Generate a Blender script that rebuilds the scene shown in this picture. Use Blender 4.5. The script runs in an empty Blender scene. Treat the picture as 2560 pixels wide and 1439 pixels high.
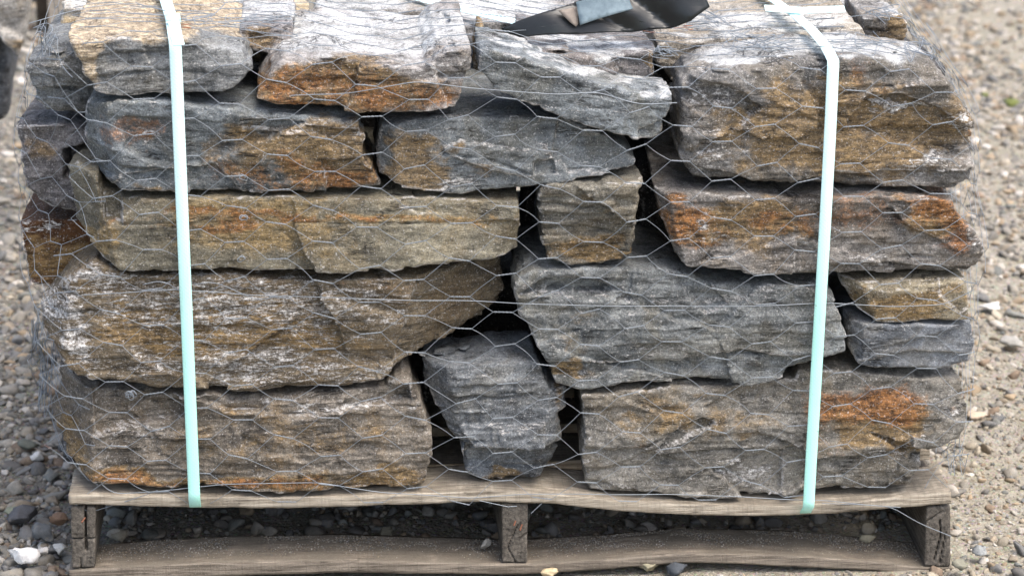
import bpy, math, random, time
import numpy as np
from mathutils import Vector, Matrix, Quaternion
from mathutils.geometry import tessellate_polygon
T0 = time.time()
random.seed(7)
RNG = np.random.default_rng(11)
scene = bpy.context.scene
COL = scene.collection

# ------------------------------------------------------------------ camera, world, sun, exposure
FPX = 6650.0                       # focal length in pixels of the 2560 px wide photograph
PITCH, YAW, DIST = math.radians(20), math.radians(4), 3.5
FWD = np.array([math.sin(YAW)*math.cos(PITCH), math.cos(YAW)*math.cos(PITCH), -math.sin(PITCH)])
TARGET = np.array([0.0, 0.0, 0.415])
CAM = TARGET - DIST*FWD
RIGHT = np.array([math.cos(YAW), -math.sin(YAW), 0.0])
UP = np.cross(RIGHT, FWD)
cam_data = bpy.data.cameras.new('camera')
cam = bpy.data.objects.new('camera', cam_data); COL.objects.link(cam)
cam.location = CAM.tolist()
cam.rotation_euler = Vector(FWD.tolist()).to_track_quat('-Z', 'Y').to_euler()
cam_data.sensor_width = 36.0
cam_data.lens = FPX/2560*36
cam_data.clip_start = 0.05; cam_data.clip_end = 600
cam_data.dof.use_dof = True
cam_data.dof.focus_distance = DIST + 0.02
cam_data.dof.aperture_fstop = 6.3
scene.camera = cam

SUN_EL, SUN_AZ = math.radians(66), math.radians(130)      # azimuth measured from +y towards +x
world = bpy.data.worlds.new('World'); scene.world = world; world.use_nodes = True
wn = world.node_tree; wn.nodes.clear()
sky = wn.nodes.new('ShaderNodeTexSky'); sky.sky_type = 'NISHITA'; sky.sun_disc = False
sky.sun_elevation = SUN_EL; sky.sun_rotation = SUN_AZ
sky.air_density = 1.0; sky.dust_density = 5.0; sky.ozone_density = 0.6
hs = wn.nodes.new('ShaderNodeHueSaturation'); hs.inputs['Saturation'].default_value = 0.95
bg = wn.nodes.new('ShaderNodeBackground'); bg.inputs['Strength'].default_value = 0.15
wo = wn.nodes.new('ShaderNodeOutputWorld')
wn.links.new(sky.outputs[0], hs.inputs['Color']); wn.links.new(hs.outputs[0], bg.inputs['Color'])
wn.links.new(bg.outputs[0], wo.inputs['Surface'])
sd = bpy.data.lights.new('sun', 'SUN'); sd.energy = 0.9; sd.angle = math.radians(35); sd.color = (1.0, 0.995, 0.985)
sun = bpy.data.objects.new('sun', sd); COL.objects.link(sun)
sdir = Vector((math.sin(SUN_AZ)*math.cos(SUN_EL), math.cos(SUN_AZ)*math.cos(SUN_EL), math.sin(SUN_EL)))
sun.rotation_euler = sdir.to_track_quat('Z', 'Y').to_euler()
sun.location = (0, 0, 5)
scene.view_settings.view_transform = 'Standard'; scene.view_settings.look = 'None'
scene.view_settings.exposure = 1.36; scene.view_settings.gamma = 1.0
scene.view_settings.use_curve_mapping = False
scene.cycles.max_bounces = 6; scene.cycles.diffuse_bounces = 4; scene.cycles.transparent_max_bounces = 4

# ------------------------------------------------------------------ pixel <-> world
def ray(px, py):
    px = np.asarray(px, float); py = np.asarray(py, float)
    d = FWD[None, :]*1.0 + ((px-1280)/FPX).reshape(-1, 1)*RIGHT[None, :] - ((py-719.5)/FPX).reshape(-1, 1)*UP[None, :]
    return d
def on_y(px, py, y=0.0):
    """points where the photograph's pixels meet the vertical plane at distance y"""
    d = ray(px, py); t = (y-CAM[1])/d[:, 1]
    return CAM[None, :] + d*t[:, None]
def on_z(px, py, z=0.0):
    d = ray(px, py); t = (z-CAM[2])/d[:, 2]
    return CAM[None, :] + d*t[:, None]
def to_px(P):
    q = P - CAM[None, :]; w = q@FWD
    return 1280 + FPX*(q@RIGHT)/w, 719.5 - FPX*(q@UP)/w

# ------------------------------------------------------------------ numpy noise
def _hash(ix, iy, iz, seed):
    h = (ix.astype(np.uint32)*np.uint32(374761393) + iy.astype(np.uint32)*np.uint32(668265263)
         + iz.astype(np.uint32)*np.uint32(2147483647) + np.uint32((seed*144665+7) & 0xffffffff))
    h = (h ^ (h >> np.uint32(13)))*np.uint32(1274126177)
    h = (h ^ (h >> np.uint32(15)))*np.uint32(2246822519)
    h = h ^ (h >> np.uint32(13))
    return (h & np.uint32(0xffff)).astype(np.float32)/65535.0
def vnoise(x, y, z, seed=0):
    x, y, z = [np.asarray(a, np.float32) for a in (x, y, z)]
    x, y, z = np.broadcast_arrays(x, y, z)
    fx, fy, fz = np.floor(x), np.floor(y), np.floor(z)
    ix, iy, iz = fx.astype(np.int64), fy.astype(np.int64), fz.astype(np.int64)
    u, v, w = x-fx, y-fy, z-fz
    u, v, w = [a*a*(3-2*a) for a in (u, v, w)]
    def h(a, b, c): return _hash(ix+a, iy+b, iz+c, seed)
    x00 = h(0,0,0)*(1-u)+h(1,0,0)*u; x10 = h(0,1,0)*(1-u)+h(1,1,0)*u
    x01 = h(0,0,1)*(1-u)+h(1,0,1)*u; x11 = h(0,1,1)*(1-u)+h(1,1,1)*u
    return ((x00*(1-v)+x10*v)*(1-w)+(x01*(1-v)+x11*v)*w)*2-1
def fbm(x, y, z, seed=0, oct=3, gain=0.5):
    s = 0; a = 1.0
    for i in range(oct):
        s = s + a*vnoise(x*(2**i), y*(2**i), z*(2**i), seed+i*17); a *= gain
    return s

def poly_sdf(X, Z, poly):
    """signed distance (negative inside) of points to a closed polygon"""
    P = np.asarray(poly, float); n = len(P)
    best = np.full(X.shape, 1e9); inside = np.zeros(X.shape, bool)
    for i in range(n):
        ax, az = P[i]; bx, bz = P[(i+1) % n]
        ex, ez = bx-ax, bz-az
        t = np.clip(((X-ax)*ex+(Z-az)*ez)/(ex*ex+ez*ez+1e-12), 0, 1)
        best = np.minimum(best, (X-ax-t*ex)**2+(Z-az-t*ez)**2)
        c = ((az > Z) != (bz > Z)) & (X < (bx-ax)*(Z-az)/(bz-az+1e-12)+ax)
        inside ^= c
    d = np.sqrt(best)
    return np.where(inside, -d, d)
def line_dist(X, Z, pts):
    best = np.full(X.shape, 1e9); P = np.asarray(pts, float)
    for i in range(len(P)-1):
        ax, az = P[i]; ex, ez = P[i+1]-P[i]
        t = np.clip(((X-ax)*ex+(Z-az)*ez)/(ex*ex+ez*ez+1e-12), 0, 1)
        best = np.minimum(best, (X-ax-t*ex)**2+(Z-az-t*ez)**2)
    return np.sqrt(best)
def smax(a, b, k):
    h = np.clip(0.5+0.5*(a-b)/k, 0, 1)
    return a*h+b*(1-h)+k*h*(1-h)
def sstep(x, a, b):
    t = np.clip((x-a)/(b-a), 0, 1); return t*t*(3-2*t)

# ------------------------------------------------------------------ surface nets on an uneven grid
CORN = [(i, j, k) for i in (0, 1) for j in (0, 1) for k in (0, 1)]
EDGES = [(a, b) for a in range(8) for b in range(a+1, 8) if sum(abs(CORN[a][q]-CORN[b][q]) for q in range(3)) == 1]
def surface_nets(F, xs, ys, zs):
    nx, ny, nz = F.shape; S = F < 0
    cnt = np.zeros((nx-1, ny-1, nz-1), np.int8)
    for (i, j, k) in CORN: cnt += S[i:nx-1+i, j:ny-1+j, k:nz-1+k]
    act = (cnt > 0) & (cnt < 8)
    I, J, K = np.nonzero(act); n = len(I)
    idx = -np.ones(act.shape, np.int64); idx[I, J, K] = np.arange(n)
    vals = [F[I+i, J+j, K+k] for (i, j, k) in CORN]
    pos = [np.stack([xs[I+i], ys[J+j], zs[K+k]], 1) for (i, j, k) in CORN]
    acc = np.zeros((n, 3)); c = np.zeros(n)
    for a, b in EDGES:
        m = (vals[a] < 0) != (vals[b] < 0)
        t = np.where(m, vals[a]/(vals[a]-vals[b]+1e-20), 0)[:, None]
        acc += np.where(m[:, None], pos[a]*(1-t)+pos[b]*t, 0); c += m
    V = acc/c[:, None]
    Q = []
    def emit(A, B, C, D, flip):
        q = np.stack([A, B, C, D], 1); q[flip] = q[flip][:, ::-1]; Q.append(q)
    m = S[:-1, 1:-1, 1:-1] != S[1:, 1:-1, 1:-1]; a, b, c_ = np.nonzero(m); b += 1; c_ += 1
    emit(idx[a, b-1, c_-1], idx[a, b, c_-1], idx[a, b, c_], idx[a, b-1, c_], ~S[a, b, c_])
    m = S[1:-1, :-1, 1:-1] != S[1:-1, 1:, 1:-1]; a, b, c_ = np.nonzero(m); a += 1; c_ += 1
    emit(idx[a-1, b, c_-1], idx[a-1, b, c_], idx[a, b, c_], idx[a, b, c_-1], ~S[a, b, c_])
    m = S[1:-1, 1:-1, :-1] != S[1:-1, 1:-1, 1:]; a, b, c_ = np.nonzero(m); a += 1; b += 1
    emit(idx[a-1, b-1, c_], idx[a, b-1, c_], idx[a, b, c_], idx[a-1, b, c_], ~S[a, b, c_])
    return V, np.concatenate(Q)

def mesh_quads(name, V, Q, smooth=True):
    me = bpy.data.meshes.new(name)
    V = np.asarray(V, np.float32); Q = np.asarray(Q, np.int32); k = Q.shape[1]
    me.vertices.add(len(V)); me.vertices.foreach_set('co', V.ravel())
    me.loops.add(Q.size); me.loops.foreach_set('vertex_index', Q.ravel())
    me.polygons.add(len(Q)); me.polygons.foreach_set('loop_start', np.arange(0, Q.size, k, dtype=np.int32))
    try: me.polygons.foreach_set('loop_total', np.full(len(Q), k, np.int32))
    except Exception: pass
    if smooth: me.polygons.foreach_set('use_smooth', np.ones(len(Q), bool))
    me.update(calc_edges=True)
    return me
def link(name, me, mat, parent=None):
    o = bpy.data.objects.new(name, me); COL.objects.link(o)
    if mat: me.materials.append(mat)
    if parent: o.parent = parent
    return o
def tag(o, label=None, cat=None, group=None, kind=None):
    if label: o['label'] = label
    if cat: o['category'] = cat
    if group: o['group'] = group
    if kind: o['kind'] = kind
    return o
def empty(name, loc=(0, 0, 0)):
    o = bpy.data.objects.new(name, None); o.location = loc; o.empty_display_size = 0.1; COL.objects.link(o); return o

# ------------------------------------------------------------------ node helper
def lin(c):
    return tuple((v/255/12.92 if v/255 <= .04045 else ((v/255+.055)/1.055)**2.4) for v in c)+(1.0,)
class NT:
    def __init__(s, name):
        s.m = bpy.data.materials.new(name); s.m.use_nodes = True; s.t = s.m.node_tree; s.t.nodes.clear()
        s.out = s.n('ShaderNodeOutputMaterial'); s.b = s.n('ShaderNodeBsdfPrincipled')
        s.t.links.new(s.b.outputs[0], s.out.inputs[0])
    def n(s, k): return s.t.nodes.new(k)
    def put(s, sock, v):
        if hasattr(v, 'is_output') or hasattr(v, 'links') and not isinstance(v, (tuple, float, int)): s.t.links.new(v, sock)
        else: sock.default_value = v
    def math(s, op, a, b=0.0, c=None, clamp=False):
        n = s.n('ShaderNodeMath'); n.operation = op; n.use_clamp = clamp
        s.put(n.inputs[0], a); s.put(n.inputs[1], b)
        if c is not None: s.put(n.inputs[2], c)
        return n.outputs[0]
    def mix(s, f, a, b, mode='MIX'):
        n = s.n('ShaderNodeMix'); n.data_type = 'RGBA'; n.blend_type = mode
        s.put(n.inputs[0], f); s.put(n.inputs[6], a); s.put(n.inputs[7], b)
        return n.outputs[2]
    def coord(s, scale=(1, 1, 1), rot=(0, 0, 0), loc=(0, 0, 0), which='Object'):
        t = s.n('ShaderNodeTexCoord'); r = s.n('ShaderNodeMapping'); r.vector_type = 'TEXTURE'
        r.inputs['Rotation'].default_value = rot
        s.t.links.new(t.outputs[which], r.inputs[0])
        m = s.n('ShaderNodeMapping'); m.inputs['Scale'].default_value = scale; m.inputs['Location'].default_value = loc
        s.t.links.new(r.outputs[0], m.inputs[0]); return m.outputs[0]
    def noise(s, vec, scale, detail=4, rough=0.55, dist=0.0, out=0):
        n = s.n('ShaderNodeTexNoise'); s.t.links.new(vec, n.inputs['Vector'])
        n.inputs['Scale'].default_value = scale; n.inputs['Detail'].default_value = detail
        n.inputs['Roughness'].default_value = rough; n.inputs['Distortion'].default_value = dist
        return n.outputs[out]
    def vor(s, vec, scale, feature='F1', out='Distance'):
        n = s.n('ShaderNodeTexVoronoi'); n.feature = feature; s.t.links.new(vec, n.inputs['Vector'])
        n.inputs['Scale'].default_value = scale; return n.outputs[out]
    def ss(s, v, a, b, lo=0.0, hi=1.0):
        n = s.n('ShaderNodeMapRange'); n.interpolation_type = 'SMOOTHSTEP'; s.put(n.inputs[0], v)
        n.inputs[1].default_value = a; n.inputs[2].default_value = b
        n.inputs[3].default_value = lo; n.inputs[4].default_value = hi; return n.outputs[0]
    def attr(s, name):
        n = s.n('ShaderNodeAttribute'); n.attribute_name = name; return n
    def bump(s, h, strength=0.5, dist=0.002, normal=None):
        n = s.n('ShaderNodeBump'); n.inputs['Strength'].default_value = strength
        n.inputs['Distance'].default_value = dist; s.put(n.inputs['Height'], h)
        if normal is not None: s.t.links.new(normal, n.inputs['Normal'])
        return n.outputs[0]

def rock_material(name, dark, light, brown=((76,62,42),(148,122,80)), rust=((78,50,30),(158,106,58)), seed=0.0, dip=0.0, fleck=0.3, strat=2.2, contrast=1.0):
    """schist: grey foliated body, brown / rust stains and pale mineral crust where the stone carries them"""
    N = NT(name); rot = (0, math.radians(dip), 0); loc = (seed*1.7, seed*0.9, seed*2.3)
    st = N.coord((1, 1, strat), rot, loc); iso = N.coord((1, 1, 1), rot, loc); st2 = N.coord((1, 1, strat*1.5), rot, loc)
    big = N.noise(iso, 9, 3, .6, .5)
    lay = N.noise(st, 18, 9, .7, .6)
    fine = N.noise(st2, 70, 6, .75, .5)
    grain = N.noise(iso, 520, 2, .7)
    spk = N.noise(iso, 230, 3, .75)
    base = N.mix(N.ss(N.math('ADD', N.math('MULTIPLY', lay, .6), N.math('MULTIPLY', N.noise(iso, 48, 7, .7, .8), .4)), .33, .66), lin([x*.86 for x in dark]), lin(light))
    base = N.mix(N.math('MULTIPLY', N.ss(big, .45, .7), .45), base, lin([min(255, c*1.25) for c in light]))
    warm = N.ss(N.noise(iso, 13, 5, .65, 1.0), .46, .62, 0, .45)
    base = N.mix(warm, base, N.mix(lay, lin([min(255, dark[0]*1.12), dark[1]*.98, dark[2]*.82]), lin([min(255, light[0]*1.04), light[1]*.98, light[2]*.86])))
    pa = N.attr('paint'); sep = N.n('ShaderNodeSeparateColor'); N.t.links.new(pa.outputs['Color'], sep.inputs[0])
    R, G, B = sep.outputs[0], sep.outputs[1], sep.outputs[2]
    wob = N.math('ADD', N.math('MULTIPLY', N.math('SUBTRACT', lay, .5), 1.5), N.math('MULTIPLY', N.math('SUBTRACT', N.noise(iso, 34, 6, .65, .6), .5), 1.6))
    mR = N.ss(N.math('ADD', R, N.math('MULTIPLY', wob, .55)), .3, .62)
    mG = N.ss(N.math('ADD', G, N.math('ADD', N.math('MULTIPLY', wob, .8), N.math('MULTIPLY', N.math('SUBTRACT', spk, .5), .6))), .42, 1.05)
    brn = N.mix(N.ss(fine, .3, .7), lin(brown[0]), lin(brown[1]))
    rst = N.mix(N.ss(N.math('ADD', fine, N.math('MULTIPLY', spk, .4)), .5, .9), lin(rust[0]), lin(rust[1]))
    c = N.mix(N.math('MULTIPLY', mR, .8), base, brn)
    c = N.mix(N.math('MULTIPLY', mG, .8), c, rst)
    # pale crust: ragged blots that run with the foliation
    cr = N.noise(st2, 42, 10, .8, 1.0)
    crm = N.math('MULTIPLY', N.ss(N.math('ADD', cr, N.math('MULTIPLY', B, .20)), .665-.085*fleck, .705-.085*fleck), N.ss(spk, .25, .6, .45, .95))
    c = N.mix(crm, c, N.mix(N.ss(spk, .35, .65), lin((146,142,136)), lin((206,204,200))))
    ed = N.attr('edge').outputs['Fac']
    edm = N.math('MULTIPLY', N.ss(N.math('ADD', ed, N.math('MULTIPLY', N.math('SUBTRACT', cr, .5), 3.2)), .62, 1.0), .75)
    c = N.mix(edm, c, lin((188,185,180)))
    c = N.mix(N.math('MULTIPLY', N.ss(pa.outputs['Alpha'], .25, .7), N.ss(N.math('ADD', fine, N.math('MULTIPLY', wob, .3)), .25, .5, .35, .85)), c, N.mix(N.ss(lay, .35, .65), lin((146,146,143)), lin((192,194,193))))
    c = N.mix(N.math('MULTIPLY', N.ss(N.noise(iso, 380, 2, .6), .60, .68), .5), c, lin((190,188,184)))
    # grain sparkle and thin dark partings
    val = N.math('ADD', N.math('MULTIPLY', grain, 1.9*contrast), N.math('MULTIPLY', N.math('ADD', fine, spk), 1.6*contrast))
    val = N.math('ADD', N.math('SUBTRACT', val, 2.55*contrast), 1.0)
    val = N.math('MAXIMUM', val, .3)
    c = N.mix(1.0, c, N.n_comb(val), 'MULTIPLY')
    par = N.noise(N.coord((1, 1, strat*3), rot, loc), 9, 5, .6, .6)
    pm = N.ss(N.math('ABSOLUTE', N.math('SUBTRACT', par, .5)), .003, .018, 1, 0)
    pm = N.math('MULTIPLY', pm, N.ss(N.noise(iso, 14, 2), .52, .6))
    c = N.mix(N.math('MULTIPLY', pm, .65), c, lin((30, 27, 25)))
    N.put(N.b.inputs['Base Color'], c)
    N.b.inputs['Roughness'].default_value = .78; N.b.inputs['Specular IOR Level'].default_value = .3
    h = N.math('ADD', N.math('MULTIPLY', lay, 1.5), N.math('MULTIPLY', fine, .9))
    h = N.math('ADD', h, N.math('ADD', N.math('MULTIPLY', spk, .6), N.math('MULTIPLY', N.noise(iso, 75, 5, .65), 1.0))); h = N.math('SUBTRACT', h, N.math('MULTIPLY', pm, .9))
    h = N.math('ADD', h, N.math('MULTIPLY', crm, .25))
    N.put(N.b.inputs['Normal'], N.bump(h, .85, .0032))
    return N.m
def _comb(s, v):
    n = s.n('ShaderNodeCombineColor')
    for i in range(3): s.t.links.new(v, n.inputs[i])
    return n.outputs[0]
NT.n_comb = _comb

# ------------------------------------------------------------------ the stone builder
ALLV = []          # vertices of the pile, for the netting that is pulled over it
def build_block(name, mat, poly, y0, depth, seed, cuts=(), recess=(), cracks=(), paint=(), base_paint=(0, 0, 0),
                h=0.0024, hy=None, round_=.006, rough=.8, layer=1.15, tiltx=0.0, tiltz=0.0, taper=.10, rtaper=None, strat_z=.022, top_fine=False,
                bottom_cut=0.0, back_round=.02, shrink=.0022, edgey=1.0, keep=True, facets=6, flake=.85, warp=.8, rot=None, bevel=.65, dipg=0.0):
    Pw = on_y([p[0] for p in poly], [p[1] for p in poly], y0)[:, [0, 2]]
    x0, z0 = Pw.min(0)-.014; x1, z1 = Pw.max(0)+.014
    xs = np.arange(x0, x1, h); zs = np.arange(z0, z1, h)
    X2, Z2 = np.meshgrid(xs, zs, indexing='ij')
    rs = np.random.default_rng(seed)
    # ragged outline: warp the plane
    wx = .0030*warp*fbm(X2*24, Z2*24, 0*X2, seed, 3)+.0016*warp*fbm(X2*150, Z2*190, 0*X2, seed+3, 2)
    wz = .0032*warp*fbm(X2*22, Z2*30, 0*X2+5, seed+5, 3)+.0012*warp*fbm(X2*120, Z2*190, 0*X2, seed+9, 2)
    Xw, Zw = X2+wx, Z2+wz
    d2 = poly_sdf(Xw, Zw, Pw)
    cx, cz = Pw.mean(0)
    yf = np.full(X2.shape, y0) + tiltx*(X2-cx) + tiltz*(Z2-cz)
    edge2 = np.zeros(X2.shape)
    # chipped bevel along the outline, of changing width
    din = np.maximum(-d2, 0)
    w = .0015 + 0.0105*bevel*np.clip(vnoise(Xw*13, Zw*17, 0*X2, seed+90)*1.3+vnoise(Xw*45, Zw*60, 0*X2, seed+91)*.25, 0, 1)
    yf = yf + np.maximum(w-din, 0)*1.1
    # flat split faces: tilted plates meeting in crisp creases
    xr, zr = x1-x0, z1-z0
    nsite = max(2, int(xr*zr/(.1*.06)*.7*flake)) if flake else 0
    if nsite:
        sx, sz = rs.uniform(x0, x1, nsite), rs.uniform(z0, z1, nsite); off = rs.normal(0, .0022, nsite); ta = rs.normal(0, .035, nsite); tb = rs.normal(0, .09, nsite)
        wpx = Xw+.010*fbm(X2*16, Z2*16, 0*X2, seed+95, 3); wpz = Zw+.005*fbm(X2*20, Z2*26, 0*X2, seed+96, 3)
        DD = np.stack([np.hypot(wpx-sx[k], (wpz-sz[k])*2.0) for k in range(nsite)]); o_ = np.argsort(DD, 0)[:2]
        f1 = np.take_along_axis(DD, o_[:1], 0)[0]; f2 = np.take_along_axis(DD, o_[1:2], 0)[0]; i1, i2 = o_[0], o_[1]
        pl = lambda q: off[q]*2+ta[q]*(X2-sx[q])+tb[q]*(Z2-sz[q])
        p1, p2 = pl(i1), pl(i2)
        yf = yf + np.clip(p1, -.009, .012)
        edge2 = np.maximum(edge2, np.clip(np.abs(p1-p2)/.004, 0, 1)*.75*np.exp(-((f2-f1)/.0045)**2)*(p1 < p2))
    # foliation ledges, straight and thin
    zz = (Z2 + .12*wz + .0025*fbm(X2*5, 0*X2, 0*X2, seed+21, 2) + math.tan(math.radians(dipg))*(X2-cx))/strat_z
    li = np.floor(zz); fr = zz-li
    r1 = vnoise(X2*19, li*7.3, 0*X2, seed+31)+.3*vnoise(X2*90, li*3.3, 0*X2, seed+32); r2 = vnoise(X2*19, (li+1)*7.3, 0*X2, seed+31)+.3*vnoise(X2*90, (li+1)*3.3, 0*X2, seed+32)
    q = lambda r: sstep(r, -.02, .04)*.55+sstep(r, .28, .33)*.5
    lay = q(r1)*(1-sstep(fr, .88, 1)) + q(r2)*sstep(fr, .88, 1)
    yf = yf + .0034*layer*lay
    for c in cuts:
        ax, ay, bx, by, sl = c[:5]; A, B = on_y([ax, bx], [ay, by], y0)[:, [0, 2]]
        # signed distance on the left of A->B (A drawn from top to bottom: left of picture positive)
        ex, ez = (B-A)/np.linalg.norm(B-A)
        s = (Xw-A[0])*ez*-1 + (Zw-A[1])*ex       # >0 one side
        s = -s if c[5:] and c[5] == 'R' else s
        s = -s
        yf = np.maximum(yf, yf + np.maximum(s, 0)*sl)
        edge2 = np.maximum(edge2, np.exp(-(s/.003)**2)*.55)
    for rp in recess:
        pl, dep, soft = rp
        W = on_y([p[0] for p in pl], [p[1] for p in pl], y0)[:, [0, 2]]
        s = poly_sdf(Xw, Zw, W)
        yf = yf + dep*1.6*(1-sstep(s, -soft*.7, soft*.7))
        edge2 = np.maximum(edge2, np.exp(-(s/.003)**2)*.9)
    for cr in cracks:
        W = on_y([p[0] for p in cr[0]], [p[1] for p in cr[0]], y0)[:, [0, 2]]
        s = line_dist(X2+wx*.4, Z2+wz*.4, W); yf = yf + cr[2]*np.exp(-(s/cr[1])**2)
    ymin = yf.min() - .012
    ys = [ymin]; step = h
    fine_to = (y0+.30) if top_fine else (y0 + .035)
    while ys[-1] < y0+depth+.03:
        ys.append(ys[-1]+step)
        lim = (hy or (.004 if top_fine else h))
        if ys[-1] > fine_to: step = min(step*1.25, .018)
        elif ys[-1] > y0+.02: step = min(step*1.1, max(lim, h))
    ys = np.array(ys)
    D2 = d2[:, None, :]; Y = ys[None, :, None]; YF = yf[:, None, :]
    dy = np.maximum(Y-y0, 0)
    XX = X2[:, None, :]+0*Y; ZZ = Z2[:, None, :]+0*Y; YY = Y+0*XX
    side = D2 + shrink + taper*dy*sstep(np.abs(ZZ-cz)/(z1-z0)*2, 0.0, 1.0)*0 + taper*np.maximum(dy-.05, 0)*.6
    if rot: side = side + rot*dy*np.sign(cx-XX)*0
    F = smax(side, YF-YY, round_*.7)
    F = smax(F, YY-(y0+depth), back_round)
    band = np.abs(F) < .03
    xb, yb, zb = XX[band], YY[band], ZZ[band]
    nz = .0016*rough*fbm(xb*12, yb*12, zb*20, seed+41, 2) + .0015*rough*fbm(xb*50, yb*50, zb*190, seed+51, 3) + .0009*rough*vnoise(xb*210, yb*210, zb*330, seed+61)
    # partings on the ends and on the top follow the foliation too
    zl = (zb+.004*vnoise(xb*20, yb*20, 0*zb, seed+70))/(strat_z*.6)
    nz = nz + .0022*layer*sstep(vnoise(np.floor(zl)*5.1, xb*11, yb*11, seed+71), -.1, .1)
    F = F.copy(); F[band] += nz
    V, Q = surface_nets(F, xs, ys, zs)
    # keep the largest body: cheap test, drop faces that touch the grid border is unnecessary (the border is outside)
    gx = np.clip(((V[:, 0]-xs[0])/h).astype(int), 0, len(xs)-1); gz = np.clip(((V[:, 2]-zs[0])/h).astype(int), 0, len(zs)-1)
    front = np.exp(-np.maximum(V[:, 1]-yf[gx, gz]-.004, 0)/.008)
    e = np.maximum(np.exp(-(d2[gx, gz]/.006)**2)*edgey, edge2[gx, gz]*edgey)*front
    if keep: ALLV.append(V.copy())
    org = np.array([cx, y0+depth/2, V[:, 2].min()])
    ppx, ppy = to_px(V)
    ppx = ppx + 55*fbm(V[:, 0]*14, V[:, 1]*14, V[:, 2]*22, seed+120, 4, .6); ppy = ppy + 26*fbm(V[:, 0]*16, V[:, 1]*16, V[:, 2]*30, seed+130, 4, .6)
    pc = np.zeros((len(V), 4), np.float32); pc[:, 3] = 0
    for k in range(3): pc[:, k] = base_paint[k]
    upn = np.exp(-np.maximum(-(V[:, 1]-yf[gx, gz]-.006), 0)/.004)*0
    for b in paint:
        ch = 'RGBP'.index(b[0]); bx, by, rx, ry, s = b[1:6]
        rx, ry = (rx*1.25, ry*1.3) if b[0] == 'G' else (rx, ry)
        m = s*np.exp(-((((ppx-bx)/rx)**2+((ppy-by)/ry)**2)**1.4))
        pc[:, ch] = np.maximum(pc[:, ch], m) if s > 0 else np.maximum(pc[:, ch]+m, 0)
    me = mesh_quads(name, V-org, Q)
    a = me.color_attributes.new('paint', 'FLOAT_COLOR', 'POINT'); a.data.foreach_set('color', pc.ravel())
    a = me.attributes.new('edge', 'FLOAT', 'POINT'); a.data.foreach_set('value', e.astype(np.float32))
    o = link(name, me, mat); o.location = org.tolist()
    return o

GREY = ((58,63,65), (124,131,133)); BLUE = ((58,61,64), (122,126,128)); GAP_SHADE = ((34,33,33), (74,72,70))  # the last pair puts the shade of the gaps into the stone colour
WARM = ((70,65,59), (136,128,116)); OCH = ((84,78,66), (138,129,108)); PURP = ((74,73,69), (136,132,123))
_seed = [0]
def stone(label, cols, poly, y0=0.0, depth=.34, mat_kw=None, **kw):
    _seed[0] += 1; s = _seed[0]
    mk = dict(seed=s*1.37, fleck=.3); mk.update(mat_kw or {})
    m = rock_material('schist_%d' % s, cols[0], cols[1], **mk)
    o = build_block('stone', m, poly, y0, depth, s*101+7, **kw)
    return tag(o, label, 'stone', 'stones stacked on the pallet')

# --- bottom course
stone('long brown-grey stone at the bottom left with an ochre lower edge', WARM,
      [(128,965),(215,985),(232,984),(430,992),(700,990),(962,968),(1005,932),(1030,950),(1052,1000),(1085,1085),(1080,1150),(1068,1215),(1035,1224),(900,1228),(700,1238),(560,1224),(400,1228),(250,1222),(190,1202),(108,1140),(100,1085),(128,1040)],
      depth=.42, mat_kw=dict(fleck=.45), cuts=[(229,984,229,1225,1.5)],
      recess=[([(232,984),(430,992),(480,1020),(470,1050),(300,1075),(232,1100)],.010,.003), ([(480,1000),(1020,960),(1030,1000),(930,1015),(760,1040),(560,1030)],.007,.002)],
      cracks=[([(260,1190),(420,1180),(560,1195)],.0016,.004)],
      paint=[('R',500,1210,520,34,.9),('G',480,1212,440,26,.85),('R',160,1130,70,110,.9),('R',700,1090,420,90,.45),('G',780,1150,160,50,.35),('B',780,1010,300,20,.6),('B',330,1075,90,14,.7),('R',980,1190,120,30,.8)])
stone('dark grey tapered stone standing in the gap at the bottom centre', BLUE,
      [(1045,915),(1110,912),(1350,900),(1385,975),(1422,985),(1424,1030),(1400,1045),(1412,1100),(1394,1180),(1340,1222),(1250,1226),(1196,1218),(1164,1196),(1150,1118),(1100,1062),(1060,990)],
      y0=.004, depth=.15, layer=1.7, bevel=.3, warp=.7, flake=.6, mat_kw=dict(fleck=.35), cuts=[(1118,915,1170,1195,1.3),(1395,900,1340,1210,.9,'R')],
      recess=[([(1165,1115),(1400,1115),(1400,1215),(1165,1215)],.014,.003),([(1150,1065),(1360,1062),(1360,1118),(1195,1125)],-.006,.002)],
      cracks=[([(1150,995),(1250,1000),(1330,990)],.002,.005)], paint=[('B',1270,1080,70,14,.6),('R',1230,1195,60,22,.7),('R',1390,1000,30,80,.5),('B',1200,935,90,14,.5)])
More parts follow.
